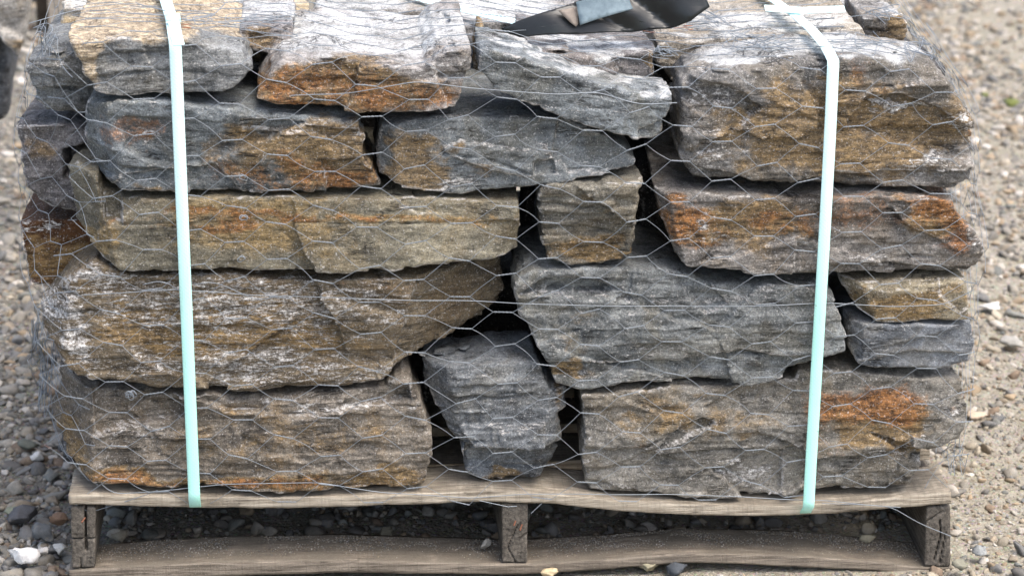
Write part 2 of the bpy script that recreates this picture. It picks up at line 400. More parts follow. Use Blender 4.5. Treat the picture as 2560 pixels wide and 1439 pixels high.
stone('long grey-brown stone at the bottom right with a large orange rust patch', PURP,
      [(1447,990),(1700,972),(1990,955),(1995,928),(2100,935),(2300,948),(2410,945),(2425,1020),(2405,1100),(2322,1132),(2308,1180),(2288,1232),(2150,1238),(1950,1254),(1700,1252),(1480,1242),(1455,1222),(1462,1180),(1452,1140),(1456,1080)],
      depth=.40, mat_kw=dict(fleck=.4),
      recess=[([(1440,1125),(1640,1120),(1700,1062),(1760,1045),(1790,1060),(1720,1090),(1640,1130),(1960,1125),(1960,1300),(1400,1300)],.007,.002),([(2040,1150),(2330,1125),(2330,1290),(1985,1290)],.009,.003),([(2180,1090),(2330,1130),(2420,1060),(2500,1200),(2300,1160)],.01,.004)],
      cracks=[([(1460,1122),(1600,1122),(1690,1078)],.002,.006),([(1820,1130),(1940,1128),(1990,1124)],.002,.006),([(1455,1190),(1600,1170),(1690,1182)],.0015,.003)],
      paint=[('G',2200,1015,140,50,1.1),('R',2230,1060,150,85,.95),('G',2080,1060,60,70,.6),('G',1600,1100,60,12,.5),('B',1560,1065,100,14,.55),('B',1880,1190,70,30,.9),('B',1490,1110,25,110,.5),('B',2250,1145,100,22,.6),('R',1750,1040,280,70,.5),('B',2380,1000,30,60,.5)])
# --- second course
stone('thick banded brown stone with many pale flecks, second course from the bottom, left', ((76,69,58),(124,112,92)),
      [(100,770),(160,712),(228,655),(330,690),(560,692),(800,698),(1045,692),(1140,690),(1280,676),(1276,790),(1240,838),(1150,872),(1020,918),(960,955),(880,978),(650,986),(400,981),(190,948),(150,905),(92,850),(86,795)],
      depth=.42, mat_kw=dict(fleck=.95, strat=3.6), cuts=[(178,700,154,960,1.4),(1052,680,985,930,.55,'R')],
      recess=[([(1052,680),(1003,832),(985,905),(955,990),(1320,990),(1320,640)],.012,.002)],
      cracks=[([(180,830),(500,826),(980,834)],.0012,.002)],
      paint=[('R',560,800,480,110,.55),('R',560,850,420,30,.8),('G',980,710,100,22,.5),('B',190,870,50,70,.8),('B',560,770,480,90,.55),('B',620,910,420,60,.5),('B',240,700,90,30,.8),('R',1080,760,120,100,.25),('G',500,860,200,14,.3),('B',130,760,60,50,.7)])
stone('large mid-grey stone right of centre with a slanted left end', ((70,74,75),(132,135,133)),
      [(1283,735),(1290,694),(1330,668),(1500,664),(1690,672),(1770,700),(2060,712),(2090,742),(2110,800),(2121,880),(2060,902),(2000,916),(1962,945),(1850,968),(1560,962),(1450,980),(1385,972),(1364,930),(1335,862),(1300,795)],
      y0=.005, depth=.42, mat_kw=dict(fleck=.3, dip=2),
      recess=[([(1300,735),(1360,700),(1420,690),(1470,705),(1560,735),(1500,745),(1380,745)],.010,.003),([(1690,700),(1760,790),(1820,760),(1760,690)],.006,.002),([(1250,905),(1700,905),(1850,870),(2150,900),(2150,1000),(1250,1000)],.006,.003)],
      tiltz=.05, cracks=[([(1330,752),(1480,740),(1560,742)],.0018,.004)],
      paint=[('R',1440,830,130,70,.38),('R',1440,935,60,30,.85),('B',1700,735,350,18,.75),('B',1700,870,120,30,.6),('B',1600,955,250,16,.6),('B',1330,705,60,30,.4),('B',2000,700,80,20,.4)])
stone('small flat olive-brown stone on the right, under the long rusty one', OCH,
      [(2098,704),(2140,704),(2425,700),(2430,800),(2200,806),(2158,790),(2118,742)],
      depth=.26, cuts=[(2146,700,2196,812,1.6)], recess=[([(2345,690),(2440,690),(2440,740),(2400,780),(2345,740)],.003,.001)], layer=.4, rough=.6,
      paint=[('R',2300,770,140,60,.85),('G',2300,785,90,14,.4),('R',2130,740,40,50,.6)])
stone('small smooth blue-grey stone on the right, below the flat olive one', ((82,86,90),(136,141,146)),
      [(2122,808),(2150,802),(2435,806),(2446,865),(2436,916),(2360,937),(2200,931),(2150,922),(2121,880)],
      depth=.28, layer=.4, rough=.7, cuts=[(2154,800,2160,930,1.6)], recess=[([(2150,900),(2270,880),(2450,895),(2450,950),(2150,950)],.006,.003)],
      mat_kw=dict(fleck=.2, contrast=.8), paint=[('B',2420,820,30,20,.6),('B',2280,905,160,16,.4),('R',2210,770,1,1,.1)])
# --- third course
stone('long ochre stone with an orange stripe and a dark grey right end, left middle', ((86,83,74),(134,128,110)),
      [(150,443),(190,432),(245,440),(262,486),(300,494),(600,492),(950,492),(1302,502),(1311,560),(1306,640),(1240,657),(1050,672),(850,686),(600,680),(400,684),(298,680),(232,650),(172,600),(155,490)],
      depth=.42, layer=.4, rough=.7, bevel=.45, flake=.7, warp=.7, mat_kw=dict(brown=((104,88,58),(158,134,92)), fleck=.12, contrast=.9, strat=2.4), cuts=[(246,440,298,690,1.3),(1288,540,1228,670,.9,'R')],
      recess=[([(240,430),(290,480),(305,560),(262,560)],.012,.003)], cracks=[([(300,562),(700,556),(1280,560)],.0012,.0025),([(560,560),(585,620),(575,680)],.0014,.002),([(700,580),(735,610),(742,680)],.0016,.003)],
      paint=[('R',640,560,320,110,.6),('G',700,551,460,14,.85),('R',900,552,420,22,.7),('R',205,600,60,60,.95),('B',380,530,80,24,.4),('R',1100,520,160,50,.3)])
stone('squarish block of finely layered grey and ochre stone between two dark gaps', ((66,64,60),(126,122,110)),
      [(1340,474),(1400,456),(1607,452),(1603,540),(1592,600),(1592,640),(1562,664),(1450,672),(1372,665),(1350,622),(1344,545)],
      depth=.26, y0=.0, layer=1.7, strat_z=.011, mat_kw=dict(fleck=.4, strat=5, contrast=1.1), cuts=[(1588,440,1580,680,1.2,'R')],
      cracks=[([(1350,578),(1450,572),(1560,600)],.0025,.006),([(1345,530),(1450,545),(1590,535)],.0015,.004)],
      paint=[('R',1460,640,120,34,1.0),('R',1500,600,90,30,.6),('G',1460,622,100,10,.4),('R',1440,495,70,25,.4)])
stone('long stone with red and orange rust across its face, right side third course', ((74,70,66),(132,128,122)),
      [(1634,478),(1660,478),(1900,486),(2150,484),(2386,488),(2400,520),(2456,592),(2466,640),(2442,696),(2200,702),(2000,688),(1720,667),(1690,650),(1655,560)],
      depth=.40, mat_kw=dict(fleck=.45), cuts=[(1668,470,1716,680,1.5)],
      recess=[([(1990,600),(2060,590),(2060,700),(1975,700)],.005,.002),([(2070,660),(2480,670),(2480,720),(2070,720)],.01,.003)],
      paint=[('G',1740,560,90,60,.95),('R',1850,560,220,80,.8),('G',1980,550,90,40,.8),('G',2160,540,110,40,.7),('G',2330,520,90,40,1.0),('G',2390,590,70,50,1.0),('R',2330,540,120,60,.8),('B',1790,570,30,50,.7),('B',2150,660,160,40,.5),('R',1900,620,140,60,.6),('B',1760,510,70,20,.5),('B',2440,600,20,60,.7)])
# --- fourth course
stone('grey stone on the left turning brown and rusty towards its right end', ((60,65,67),(124,130,132)),
      [(196,330),(205,285),(222,250),(262,252),(400,245),(600,266),(700,284),(900,292),(918,335),(915,398),(946,445),(951,474),(860,487),(500,488),(330,486),(262,478),(232,450),(203,400)],
      depth=.40, mat_kw=dict(fleck=.35, dip=4), cuts=[(266,245,306,492,1.5)],
      recess=[([(800,400),(915,395),(900,412),(960,440),(960,500),(820,495)],.008,.003),([(300,440),(540,410),(620,500),(260,500)],.005,.002),([(600,300),(900,320),(900,340),(600,330)],.004,.001)],
      paint=[('R',780,385,220,100,1.0),('G',760,430,210,50,.85),('G',360,335,100,45,.85),('R',380,350,110,60,.35),('B',390,350,100,40,.5),('B',300,460,40,40,.8),('B',800,300,150,14,.5),('R',420,460,80,20,.5),('G',470,390,60,14,.4)])
stone('pointed grey stone in the centre with ochre left part, under the tilted slab', ((64,68,69),(122,127,128)),
      [(950,310),(1000,292),(1120,286),(1300,286),(1450,300),(1560,368),(1594,400),(1588,424),(1500,441),(1400,464),(1280,478),(1150,486),(1010,468),(948,445),(938,385)],
      y0=.012, depth=.30, mat_kw=dict(fleck=.3, contrast=.9), cuts=[(985,290,990,470,1.0)], layer=.5, bevel=.35, flake=.6, warp=.7,
      recess=[([(1105,365),(1150,350),(1340,380),(1330,440),(1220,420),(1120,385)],-.004,.0015),([(1330,400),(1385,398),(1390,437),(1335,437)],.006,.001),([(1400,300),(1600,380),(1600,420),(1420,440),(1380,380)],.006,.003)],
      cracks=[([(1110,380),(1220,395),(1330,435)],.0018,.004)],
      paint=[('R',1040,400,110,90,.95),('G',1060,390,40,60,.3),('R',1500,330,100,30,.3),('B',1080,465,150,20,.85),('B',1385,380,14,60,.9),('B',1120,300,110,14,.5),('R',1250,430,110,14,.4)])
# --- top course
stone('top left stone with a tan top and dark grey layered front, first strap crosses it', ((66,69,70),(136,138,137)),
      [(160,98),(300,92),(450,97),(560,112),(612,132),(640,165),(646,186),(604,222),(560,238),(440,241),(300,241),(236,230),(200,180)],
      depth=.27, top_fine=True, layer=1.5, mat_kw=dict(brown=((128,110,86),(198,180,150)), fleck=.45, strat=4.2), cuts=[(172,88,246,240,1.0),(560,105,606,235,.4,'R')], taper=.02,
      cracks=[([(240,190),(400,180),(560,186)],.002,.004),([(250,140),(350,135),(430,150)],.002,.004)],
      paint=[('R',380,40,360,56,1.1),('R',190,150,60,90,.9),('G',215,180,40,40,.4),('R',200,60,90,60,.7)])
stone('flat-topped stone with a bright pale top and rusty orange front, top centre left', ((80,74,66),(150,146,142)),
      [(700,152),(780,146),(900,152),(1060,162),(1095,128),(1186,118),(1184,185),(1160,240),(1140,272),(1050,286),(900,290),(700,277),(628,262),(640,222),(670,168)],
      y0=-.012, depth=.29, top_fine=True, mat_kw=dict(fleck=.75), taper=.0, cuts=[(700,140,640,270,.5)],
      recess=[([(1075,140),(1200,110),(1200,200),(1100,195)],.004,.002),([(1090,180),(1200,180),(1200,300),(1130,300)],.006,.002)],
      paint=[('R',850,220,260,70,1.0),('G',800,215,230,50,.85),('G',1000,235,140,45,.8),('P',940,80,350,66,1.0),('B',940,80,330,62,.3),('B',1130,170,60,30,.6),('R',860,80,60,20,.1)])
stone('long grey slab lying tilted down to the right with a bright top edge, top centre', ((58,62,64),(128,134,136)),
      [(1192,118),(1225,118),(1400,172),(1550,222),(1692,248),(1672,310),(1666,348),(1640,359),(1600,358),(1500,336),(1400,302),(1310,262),(1230,226),(1190,182)],
      y0=-.01, depth=.12, top_fine=True, mat_kw=dict(fleck=.5, dip=14, strat=3.6), layer=.9, taper=.0, warp=.55, bevel=.2, flake=.5, rough=.8, dipg=14,
      recess=[([(1600,330),(1700,290),(1700,380),(1600,380)],.006,.002)],
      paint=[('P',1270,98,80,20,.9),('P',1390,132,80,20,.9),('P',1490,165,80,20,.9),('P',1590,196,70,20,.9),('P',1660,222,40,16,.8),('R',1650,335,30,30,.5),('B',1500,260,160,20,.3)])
stone('biggest brown stone at the top right with a pale domed top, second strap crosses it', ((66,67,66),(128,125,120)),
      [(1704,232),(1728,192),(1790,180),(1900,162),(2090,142),(2250,140),(2345,160),(2400,232),(2440,282),(2451,340),(2441,460),(2400,476),(2250,478),(2100,476),(1850,466),(1732,466),(1706,420),(1700,330)],
      depth=.16, top_fine=True, mat_kw=dict(fleck=.7), round_=.02, taper=.03, cuts=[(1760,160,1735,480,.35)],
      recess=[([(2120,300),(2170,245),(2250,235),(2330,260),(2440,330),(2445,420),(2300,380),(2130,330)],.009,.003),([(1720,200),(1850,230),(1900,270),(1830,330),(1700,330)],.010,.004),([(2060,430),(2440,430),(2440,500),(2060,500)],.006,.002)],
      cracks=[([(1930,250),(1990,270),(2050,300)],.002,-.003)],
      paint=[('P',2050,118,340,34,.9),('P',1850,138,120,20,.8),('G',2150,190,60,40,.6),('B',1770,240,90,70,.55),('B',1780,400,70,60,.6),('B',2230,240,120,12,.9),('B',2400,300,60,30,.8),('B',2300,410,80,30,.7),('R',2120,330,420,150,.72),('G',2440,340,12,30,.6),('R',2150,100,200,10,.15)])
# --- behind the top course
stone('grey block behind the gap between the two top left stones, dark brown front', ((72,68,68),(146,142,140)),
      [(590,72),(640,66),(742,58),(742,150),(700,160),(600,120)], y0=.10, depth=.24, top_fine=True, taper=.0, mat_kw=dict(fleck=.4),
      paint=[('P',650,35,140,34,.9),('R',640,110,60,40,.6)])
stone('low grey stone with a tan right end behind the tilted slab', ((62,60,60),(124,120,118)),
      [(1290,108),(1450,128),(1560,132),(1646,128),(1642,195),(1630,250),(1500,240),(1300,200)], y0=.075, depth=.24, top_fine=True, layer=1.4, cuts=[(1618,120,1612,250,.7,'R')],
      mat_kw=dict(fleck=.4), paint=[('R',1630,170,18,60,.9),('P',1480,105,200,22,.8)])
stone('thin brown ribbed sliver of stone wedged between the two central top stones', OCH,
      [(1184,62),(1212,60),(1216,150),(1200,200),(1186,190)], y0=.09, depth=.10, h=.002, layer=1.5, paint=[('R',1200,110,30,90,.8)])
stone('wide tan-topped slab behind the top right stone, under the second strap', ((92,86,76),(164,156,142)),
      [(1640,112),(1720,100),(1850,93),(2050,80),(2160,68),(2176,110),(2176,240),(1700,240),(1640,170)], y0=.17, depth=.24, top_fine=True, taper=.0, layer=1.2,
      mat_kw=dict(brown=((128,110,86),(198,180,150)), fleck=.5, strat=3.6), paint=[('P',1850,50,340,46,.8),('R',1980,50,240,40,.6)])
stone('grey stone corner with a brown end, behind the top right stone at its far end', ((84,80,76),(156,152,146)),
      [(2150,44),(2200,36),(2262,34),(2272,70),(2280,200),(2160,200)], y0=.20, depth=.2, top_fine=True, paint=[('R',2230,70,40,50,.8),('P',2200,20,60,20,.6)])
stone('pale rounded stone at the back of the pile behind the black sheet', ((100,98,98),(172,170,168)),
      [(1130,52),(1300,50),(1500,40),(1500,130),(1130,130)], y0=.30, depth=.30, h=.0045, paint=[('P',1250,20,200,40,.7)])
stone('weathered grey stone at the back of the pile left of centre', ((80,78,76),(150,148,144)),
      [(780,20),(900,6),(1060,22),(1140,48),(1140,130),(780,130)], y0=.34, depth=.30, h=.0045, paint=[('P',900,0,200,40,.8)])
stone('broad pale stone at the back of the pile beside the left strap', ((104,92,72),(176,160,130)),
      [(150,20),(420,12),(780,26),(770,160),(150,160)], y0=.29, depth=.32, h=.0045, paint=[('P',400,0,400,60,.8),('R',400,20,300,40,.5)])
stone('grey stone at the far right back corner of the pile', ((80,78,76),(150,148,144)),
      [(1520,48),(1900,34),(2180,40),(2230,70),(2230,160),(1520,160)], y0=.38, depth=.30, h=.0045, paint=[('P',1900,20,300,40,.8)])
# --- left flank of the pile, further back
stone('two-layered grey stone sticking out on the left side below the top stone', ((64,66,67),(128,131,131)),
      [(58,152),(75,140),(150,132),(250,150),(300,200),(300,300),(215,312),(110,300),(72,250),(60,200)], y0=.10, depth=.36, layer=1.8, mat_kw=dict(fleck=.45),
      recess=[([(50,222),(330,222),(330,330),(50,330)],.012,.002)], paint=[('B',110,170,70,40,.6),('R',150,220,60,10,.4)])
stone('dark grey stone with a notch sticking out on the left side at mid height', ((62,60,60),(122,119,118)),
      [(36,322),(60,312),(150,306),(240,320),(300,360),(300,520),(200,540),(110,512),(60,480),(44,400)], y0=.12, depth=.38, layer=1.1,
      cuts=[(60,300,64,540,1.0)], recess=[([(165,380),(230,360),(240,460),(165,440)],.03,.004)], paint=[('B',90,325,60,14,.7),('R',110,370,50,40,.5)])
stone('dark rust-brown stone low on the left side with a grey top rim', ((58,40,26),(98,66,38)),
      [(44,560),(100,548),(200,552),(320,600),(320,740),(200,735),(100,722),(64,712),(54,640)], y0=.12, depth=.38, layer=.6, rough=.7,
      mat_kw=dict(fleck=.05, contrast=.7), paint=[('B',110,556,110,12,.9),('G',150,680,110,50,.35),('R',150,640,200,90,.6)])
# --- hidden core, added to support upper stones and keep light out of the gaps
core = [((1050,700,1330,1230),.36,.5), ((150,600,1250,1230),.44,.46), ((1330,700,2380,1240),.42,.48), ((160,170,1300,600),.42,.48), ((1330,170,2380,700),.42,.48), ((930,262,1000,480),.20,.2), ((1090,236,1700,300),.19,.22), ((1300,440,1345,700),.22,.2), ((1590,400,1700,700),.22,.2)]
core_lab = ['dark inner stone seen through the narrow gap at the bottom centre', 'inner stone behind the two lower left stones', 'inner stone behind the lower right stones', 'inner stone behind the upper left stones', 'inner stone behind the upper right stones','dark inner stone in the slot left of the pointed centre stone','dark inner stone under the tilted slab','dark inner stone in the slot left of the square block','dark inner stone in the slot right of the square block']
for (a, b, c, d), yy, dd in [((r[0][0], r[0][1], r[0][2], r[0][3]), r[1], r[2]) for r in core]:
    stone(core_lab.pop(0), GAP_SHADE, [(a,b),(c,b),(c,d),(a,d)], y0=yy, depth=dd, h=.009, round_=.02)
print('stones', round(time.time()-T0, 1), sum(len(v) for v in ALLV))

# ------------------------------------------------------------------ wood
def wood_material(name, dark, light, grain_axis=(1.5, 30, 30), seed=0, rings=False, dirt=.0):
    N = NT(name); c1 = N.coord(grain_axis, (0, 0, 0), (seed, seed*2, seed*3)); iso = N.coord()
    g = N.noise(c1, 9, 8, .7, .4); b = N.noise(iso, 14, 4, .6); f = N.noise(iso, 420, 3, .75); saw = N.noise(N.coord((260, 3, 3)), 1.2, 3, .6)
    c = N.mix(N.ss(g, .3, .7), lin([x*.86 for x in dark]), lin(light))
    c = N.mix(N.math('MULTIPLY', N.ss(b, .5, .72), .5), c, lin([x*.72 for x in dark]))
    if rings:
        w = N.n('ShaderNodeTexWave'); w.wave_type = 'RINGS'; w.rings_direction = 'Y'; w.inputs['Scale'].default_value = 55
        w.inputs['Distortion'].default_value = 2.2; w.inputs['Detail'].default_value = 3
        N.t.links.new(N.coord((1, 1, 1), (0, 0, 0), (.045, 0, -.02)), w.inputs[0])
        c = N.mix(N.math('MULTIPLY', w.outputs[1], .25), c, lin([x*.6 for x in dark]))
    c = N.mix(N.ss(f, .57, .72), c, lin((150, 142, 128)))
    c = N.mix(N.math('MULTIPLY', N.ss(saw, .52, .62), .18), c, lin([x*.6 for x in dark]))
    spl = N.noise(N.coord((1.2, 46, 46), (0, 0, 0), (seed+5, 1, 2)), 3.2, 4, .55); sm_ = N.math('MULTIPLY', N.ss(N.math('ABSOLUTE', N.math('SUBTRACT', spl, .5)), .002, .012, 1, 0), N.ss(b, .46, .56))
    c = N.mix(N.math('MULTIPLY', sm_, .8), c, lin((38, 33, 28)))
    if dirt:
        geo = N.n('ShaderNodeNewGeometry'); sx = N.n('ShaderNodeSeparateXYZ'); N.t.links.new(geo.outputs['Normal'], sx.inputs[0])
        dm = N.math('MULTIPLY', N.ss(sx.outputs[2], .5, .9), N.ss(N.noise(iso, 30, 4, .65), .3, .6))
        c = N.mix(N.math('MULTIPLY', dm, dirt), c, N.mix(f, lin((72, 66, 58)), lin((136, 128, 114))))
    N.put(N.b.inputs['Base Color'], c); N.b.inputs['Roughness'].default_value = .85; N.b.inputs['Specular IOR Level'].default_value = .2
    N.put(N.b.inputs['Normal'], N.bump(N.math('ADD', g, N.math('ADD', N.math('MULTIPLY', f, .9), N.math('MULTIPLY', saw, .5))), .8, .0018))
    return N.m
M_DECK = wood_material('deck_wood', (144, 132, 114), (204, 193, 174), dirt=.6)
M_DECK2 = wood_material('under_wood', (100, 91, 80), (154, 143, 128), seed=4, dirt=.95)
M_STR = wood_material('stringer_end_wood', (76, 72, 66), (124, 117, 107), (20, 1.5, 20), seed=2, rings=True)
M_NAIL = NT('rusty_nail'); M_NAIL.b.inputs['Base Color'].default_value = lin((110, 66, 44)); M_NAIL.b.inputs['Roughness'].default_value = .7; M_NAIL = M_NAIL.m

def plank(name, top_px, bot_px, y0, depth, mat, parent, amp=.0012, seed=0, wig=.0):
    """board whose front edge follows two pixel polylines, sawn face full of small unevenness"""
    T = on_y([p[0] for p in top_px], [p[1] for p in top_px], y0); B = on_y([p[0] for p in bot_px], [p[1] for p in bot_px], y0)
    nx, ny, nz = 240, 22, 5
    xs = np.linspace(max(T[0, 0], B[0, 0]), min(T[-1, 0], B[-1, 0]), nx)
    ker = np.ones(9)/9
    sm = lambda a: np.convolve(np.pad(a, 4, 'edge'), ker, 'valid')
    zt = sm(np.interp(xs, T[:, 0], T[:, 2])); zb = sm(np.interp(xs, B[:, 0], B[:, 2]))
    zt = zt + .0004*fbm(xs*30, 0*xs, 0*xs, seed, 3); zb = zb + .0006*fbm(xs*40, 0*xs, 0*xs+3, seed+1, 3)
    ys = y0 + depth*np.linspace(0, 1, ny)
    ring = [(0, k/nz) for k in range(nz)] + [(j/(ny-1), 1) for j in range(ny-1)] + [(1, 1-k/nz) for k in range(nz)] + [(1-j/(ny-1), 0) for j in range(ny-1)]
    V = []
    for (a, b) in ring:
        y = y0 + depth*a + 0*xs; z = zb*(1-b)+zt*b
        V.append(np.stack([xs + .0006*fbm(y*60, z*200, 0*y, seed+4, 2), y + (.0009*fbm(xs*18, z*40, 0*xs, seed+2, 3) if a in (0,) else (.004*fbm(xs*9, 0*xs, 0*xs, seed+8, 3) if a == 1 else 0)), z + .0012*fbm(xs*25, y*80, 0*xs, seed+3, 3)*(1 if 0 < a < 1 else .3)], 1))
    V = np.stack(V, 1)          # nx, m, 3
    m = V.shape[1]; idx = np.arange(nx*m).reshape(nx, m)
    A = idx[:-1]; Bq = idx[1:]
    Q = np.stack([A, Bq, np.roll(Bq, -1, 1), np.roll(A, -1, 1)], -1).reshape(-1, 4)
    VV = V.reshape(-1, 3)
    # end caps as fans of quads around a centre
    vs = [VV]; qs = [Q]; base = len(VV)
    for e, fl in ((0, False), (nx-1, True)):
        c = V[e].mean(0); vs.append(c[None]); r = idx[e]; ci = base; base += 1
        q = np.stack([r, np.roll(r, -1), np.full(m, ci), np.full(m, ci)], 1)
        if fl: q = q[:, [1, 0, 2, 3]]
        tri = q[:, :3]
        mid = (V[e]+c)/2; vs.append(mid); mi = np.arange(base, base+m); base += m
        q1 = np.stack([r, np.roll(r, -1), np.roll(mi, -1), mi], 1)
        if fl: q1 = q1[:, ::-1]
        qs.append(q1)
        j = mi[0::2]; 
        n2 = m//2
        q2 = np.array([[mi[2*i % m], mi[(2*i+1) % m], mi[(2*i+2) % m], ci] for i in range(n2)])
        if fl: q2 = q2[:, ::-1]
        qs.append(q2)
    me = mesh_quads(name, np.concatenate(vs), np.concatenate(qs), smooth=False)
    return link(name, me, mat, parent)

pallet = tag(empty('pallet'), 'weathered wooden pallet with a sagging top board carrying the stones', 'pallet')
TOPF = [(172,1236),(300,1239),(500,1241),(700,1243),(860,1239),(1100,1230),(1250,1226),(1400,1236),(1550,1252),(1720,1260),(1850,1263),(2020,1259),(2200,1249),(2300,1238),(2379,1230)]
TOPB = [(172,1260),(300,1263),(500,1268),(700,1268),(860,1265),(1100,1256),(1250,1252),(1400,1260),(1550,1276),(1720,1285),(1850,1288),(2020,1285),(2200,1273),(2300,1264),(2379,1257)]
BOTF = [(172,1427),(243,1422),(452,1408),(590,1403),(860,1399),(1034,1405),(1252,1411),(1325,1411),(1450,1403),(1720,1382),(2013,1389),(2152,1401),(2290,1416),(2380,1420)]
BOTB = [(172,1450),(400,1446),(590,1438),(860,1430),(1034,1432),(1252,1435),(1325,1434),(1450,1427),(1720,1404),(1850,1408),(2013,1416),(2152,1424),(2290,1432),(2380,1436)]
plank('deck_board', TOPF, TOPB, 0.0, .092, M_DECK, pallet, seed=1)
plank('bottom_board', BOTF, BOTB, 0.002, .082, M_DECK2, pallet, seed=2)
def box_mesh(name, a, b, mat, parent, n=(20, 3, 2), amp=.0015, seed=0):
    """slightly uneven sawn box"""
    xs, ys, zs = [np.linspace(a[i], b[i], n[i]+1) for i in range(3)]
    V, Q = [], []
    def grid(P):
        nonlocal V, Q
        k = sum(len(v) for v in V); h_, w_ = P.shape[:2]; V.append(P.reshape(-1, 3)); i = np.arange(h_*w_).reshape(h_, w_)+k
        Q.append(np.stack([i[:-1, :-1], i[1:, :-1], i[1:, 1:], i[:-1, 1:]], -1).reshape(-1, 4))
    for z, f in ((a[2], 1), (b[2], 0)):
        X, Y = np.meshgrid(xs, ys, indexing='ij'); P = np.stack([X, Y, X*0+z], -1); grid(P[::-1] if not f else P)
    for y, f in ((a[1], 0), (b[1], 1)):
        X, Z = np.meshgrid(xs, zs, indexing='ij'); P = np.stack([X, X*0+y, Z], -1); grid(P[::-1] if f else P)
    for x, f in ((a[0], 1), (b[0], 0)):
        Y, Z = np.meshgrid(ys, zs, indexing='ij'); P = np.stack([Y*0+x, Y, Z], -1); grid(P[::-1] if f else P)
    V = np.concatenate(V); Q = np.concatenate(Q)[:, ::-1]
    V = V + amp*np.stack([fbm(V[:, 0]*20, V[:, 1]*20, V[:, 2]*20, seed+i, 2) for i in range(3)], 1)
    return link(name, mesh_quads(name, V, Q, False), mat, parent)
XL, XR = on_y([172], [1250])[0][0], on_y([2378], [1250])[0][0]
for i, yb in enumerate((.135, .27, .405, .54, .675, .81, .925)):
    box_mesh('deck_board', (XL+.004*i % .01, yb, .0905), (XR-.003*i % .01, yb+.088, .1045), M_DECK, pallet, (40, 4, 1), seed=20+i)
for i, yb in enumerate((.45, .90)):
    box_mesh('bottom_board', (XL, yb, -.004), (XR, yb+.10, .0105), M_DECK2, pallet, (40, 4, 1), seed=30+i)
def stringer(poly, cr, seed, mat=M_STR):
    o = build_block('stringer', mat, poly, 0.004, 1.0, seed, cracks=cr, h=.0016, round_=.003, rough=.12, layer=.0, taper=0, facets=0, flake=0, bevel=0, warp=.16, edgey=0, back_round=.003, keep=False)
    o.parent = pallet; return o
stringer([(171,1262),(243,1264),(242,1421),(175,1425)], [([(213,1262),(214,1345),(216,1375)],.0009,.02),([(171,1346),(213,1345),(243,1346)],.0007,.008),([(202,1395),(203,1422)],.0008,.006)], 901)
stringer([(1250,1254),(1323,1256),(1323,1409),(1252,1409)], [([(1295,1312),(1270,1370),(1290,1405)],.0007,.006),([(1322,1330),(1300,1345)],.0007,.006)], 902)
stringer([(2312,1264),(2381,1260),(2380,1419),(2306,1417)], [([(2350,1300),(2352,1340),(2335,1400)],.0008,.010),([(2315,1305),(2355,1278)],.0008,.006),([(2365,1330),(2348,1410)],.0007,.006)], 903)

def tube(paths, r, sides=5, closed=False):
    """one mesh out of many polylines"""
    V, Q = [], []; k = 0
    ang = np.arange(sides)/sides*2*math.pi
    for P in paths:
        P = np.asarray(P, float); n = len(P)
        if n < 2: continue
        t = np.gradient(P, axis=0); t /= np.linalg.norm(t, axis=1)[:, None]+1e-12
        ref = np.array([0, 0, 1.0]) if abs(t[:, 2]).mean() < .8 else np.array([1.0, 0, 0])
        a = np.cross(t, ref); a /= np.linalg.norm(a, axis=1)[:, None]+1e-12
        b = np.cross(t, a)
        ring = P[:, None, :] + r*(np.cos(ang)[None, :, None]*a[:, None, :]+np.sin(ang)[None, :, None]*b[:, None, :])
        V.append(ring.reshape(-1, 3)); i = np.arange(n*sides).reshape(n, sides)+k; k += n*sides
        Q.append(np.stack([i[:-1], np.roll(i[:-1], -1, 1), np.roll(i[1:], -1, 1), i[1:]], -1).reshape(-1, 4))
    return np.concatenate(V), np.concatenate(Q)
for (a, b) in (((1289,1300),(1284,1308)), ((1305,1309),(1299,1320)), ((213,1292),(205,1300))):
    p = on_y([a[0], b[0]], [a[1], b[1]], .002); p[1, 1] -= .006; p[0, 1] -= .001
    V, Q = tube([p], .0012, 6); link('nail', mesh_quads('nail', V, Q), M_NAIL, pallet)
print('pallet', round(time.time()-T0, 1))
# ------------------------------------------------------------------ netting pulled over the pile
AV = np.concatenate(ALLV)
X0, X1 = AV[:, 0].min(), AV[:, 0].max()
def hull_chain(P):
    """taut string from the low front to the high back: P = (y, z), outside is -y / +z"""
    P = P[np.lexsort((P[:, 1], P[:, 0]))]
    ch = []
    for p in P:
        while len(ch) >= 2 and (ch[-1][0]-ch[-2][0])*(p[1]-ch[-2][1])-(ch[-1][1]-ch[-2][1])*(p[0]-ch[-2][0]) >= 0: ch.pop()
        ch.append(p)
    return np.array(ch)
def resample(P, ds, n):
    L = np.r_[0, np.cumsum(np.linalg.norm(np.diff(P, axis=0), axis=1))]
    s = np.minimum(np.arange(n)*ds, L[-1]+0); over = np.arange(n)*ds-L[-1]
    out = np.stack([np.interp(s, L, P[:, i]) for i in range(P.shape[1])], 1)
    d = P[-1]-P[-2]; d = d/np.linalg.norm(d)
    return out + np.maximum(over, 0)[:, None]*d
def gsm(A, sig, axis=0):
    k = np.exp(-.5*(np.arange(-3*int(sig+1), 3*int(sig+1)+1)/sig)**2); k /= k.sum(); h_ = len(k)//2
    return np.apply_along_axis(lambda v: np.convolve(np.pad(v, h_, 'edge'), k, 'valid'), axis, A)
DX, DS, NS = .02, .012, 110
colx = np.arange(X0-.005, X1+.006, DX); bins = len(colx)
zb = np.arange(.08, AV[:, 2].max()+.02, .012); yb = np.arange(-.05, .75, .02)
front_y = np.full((bins, len(zb)), 9.0)
PF = np.zeros((bins, NS, 2))
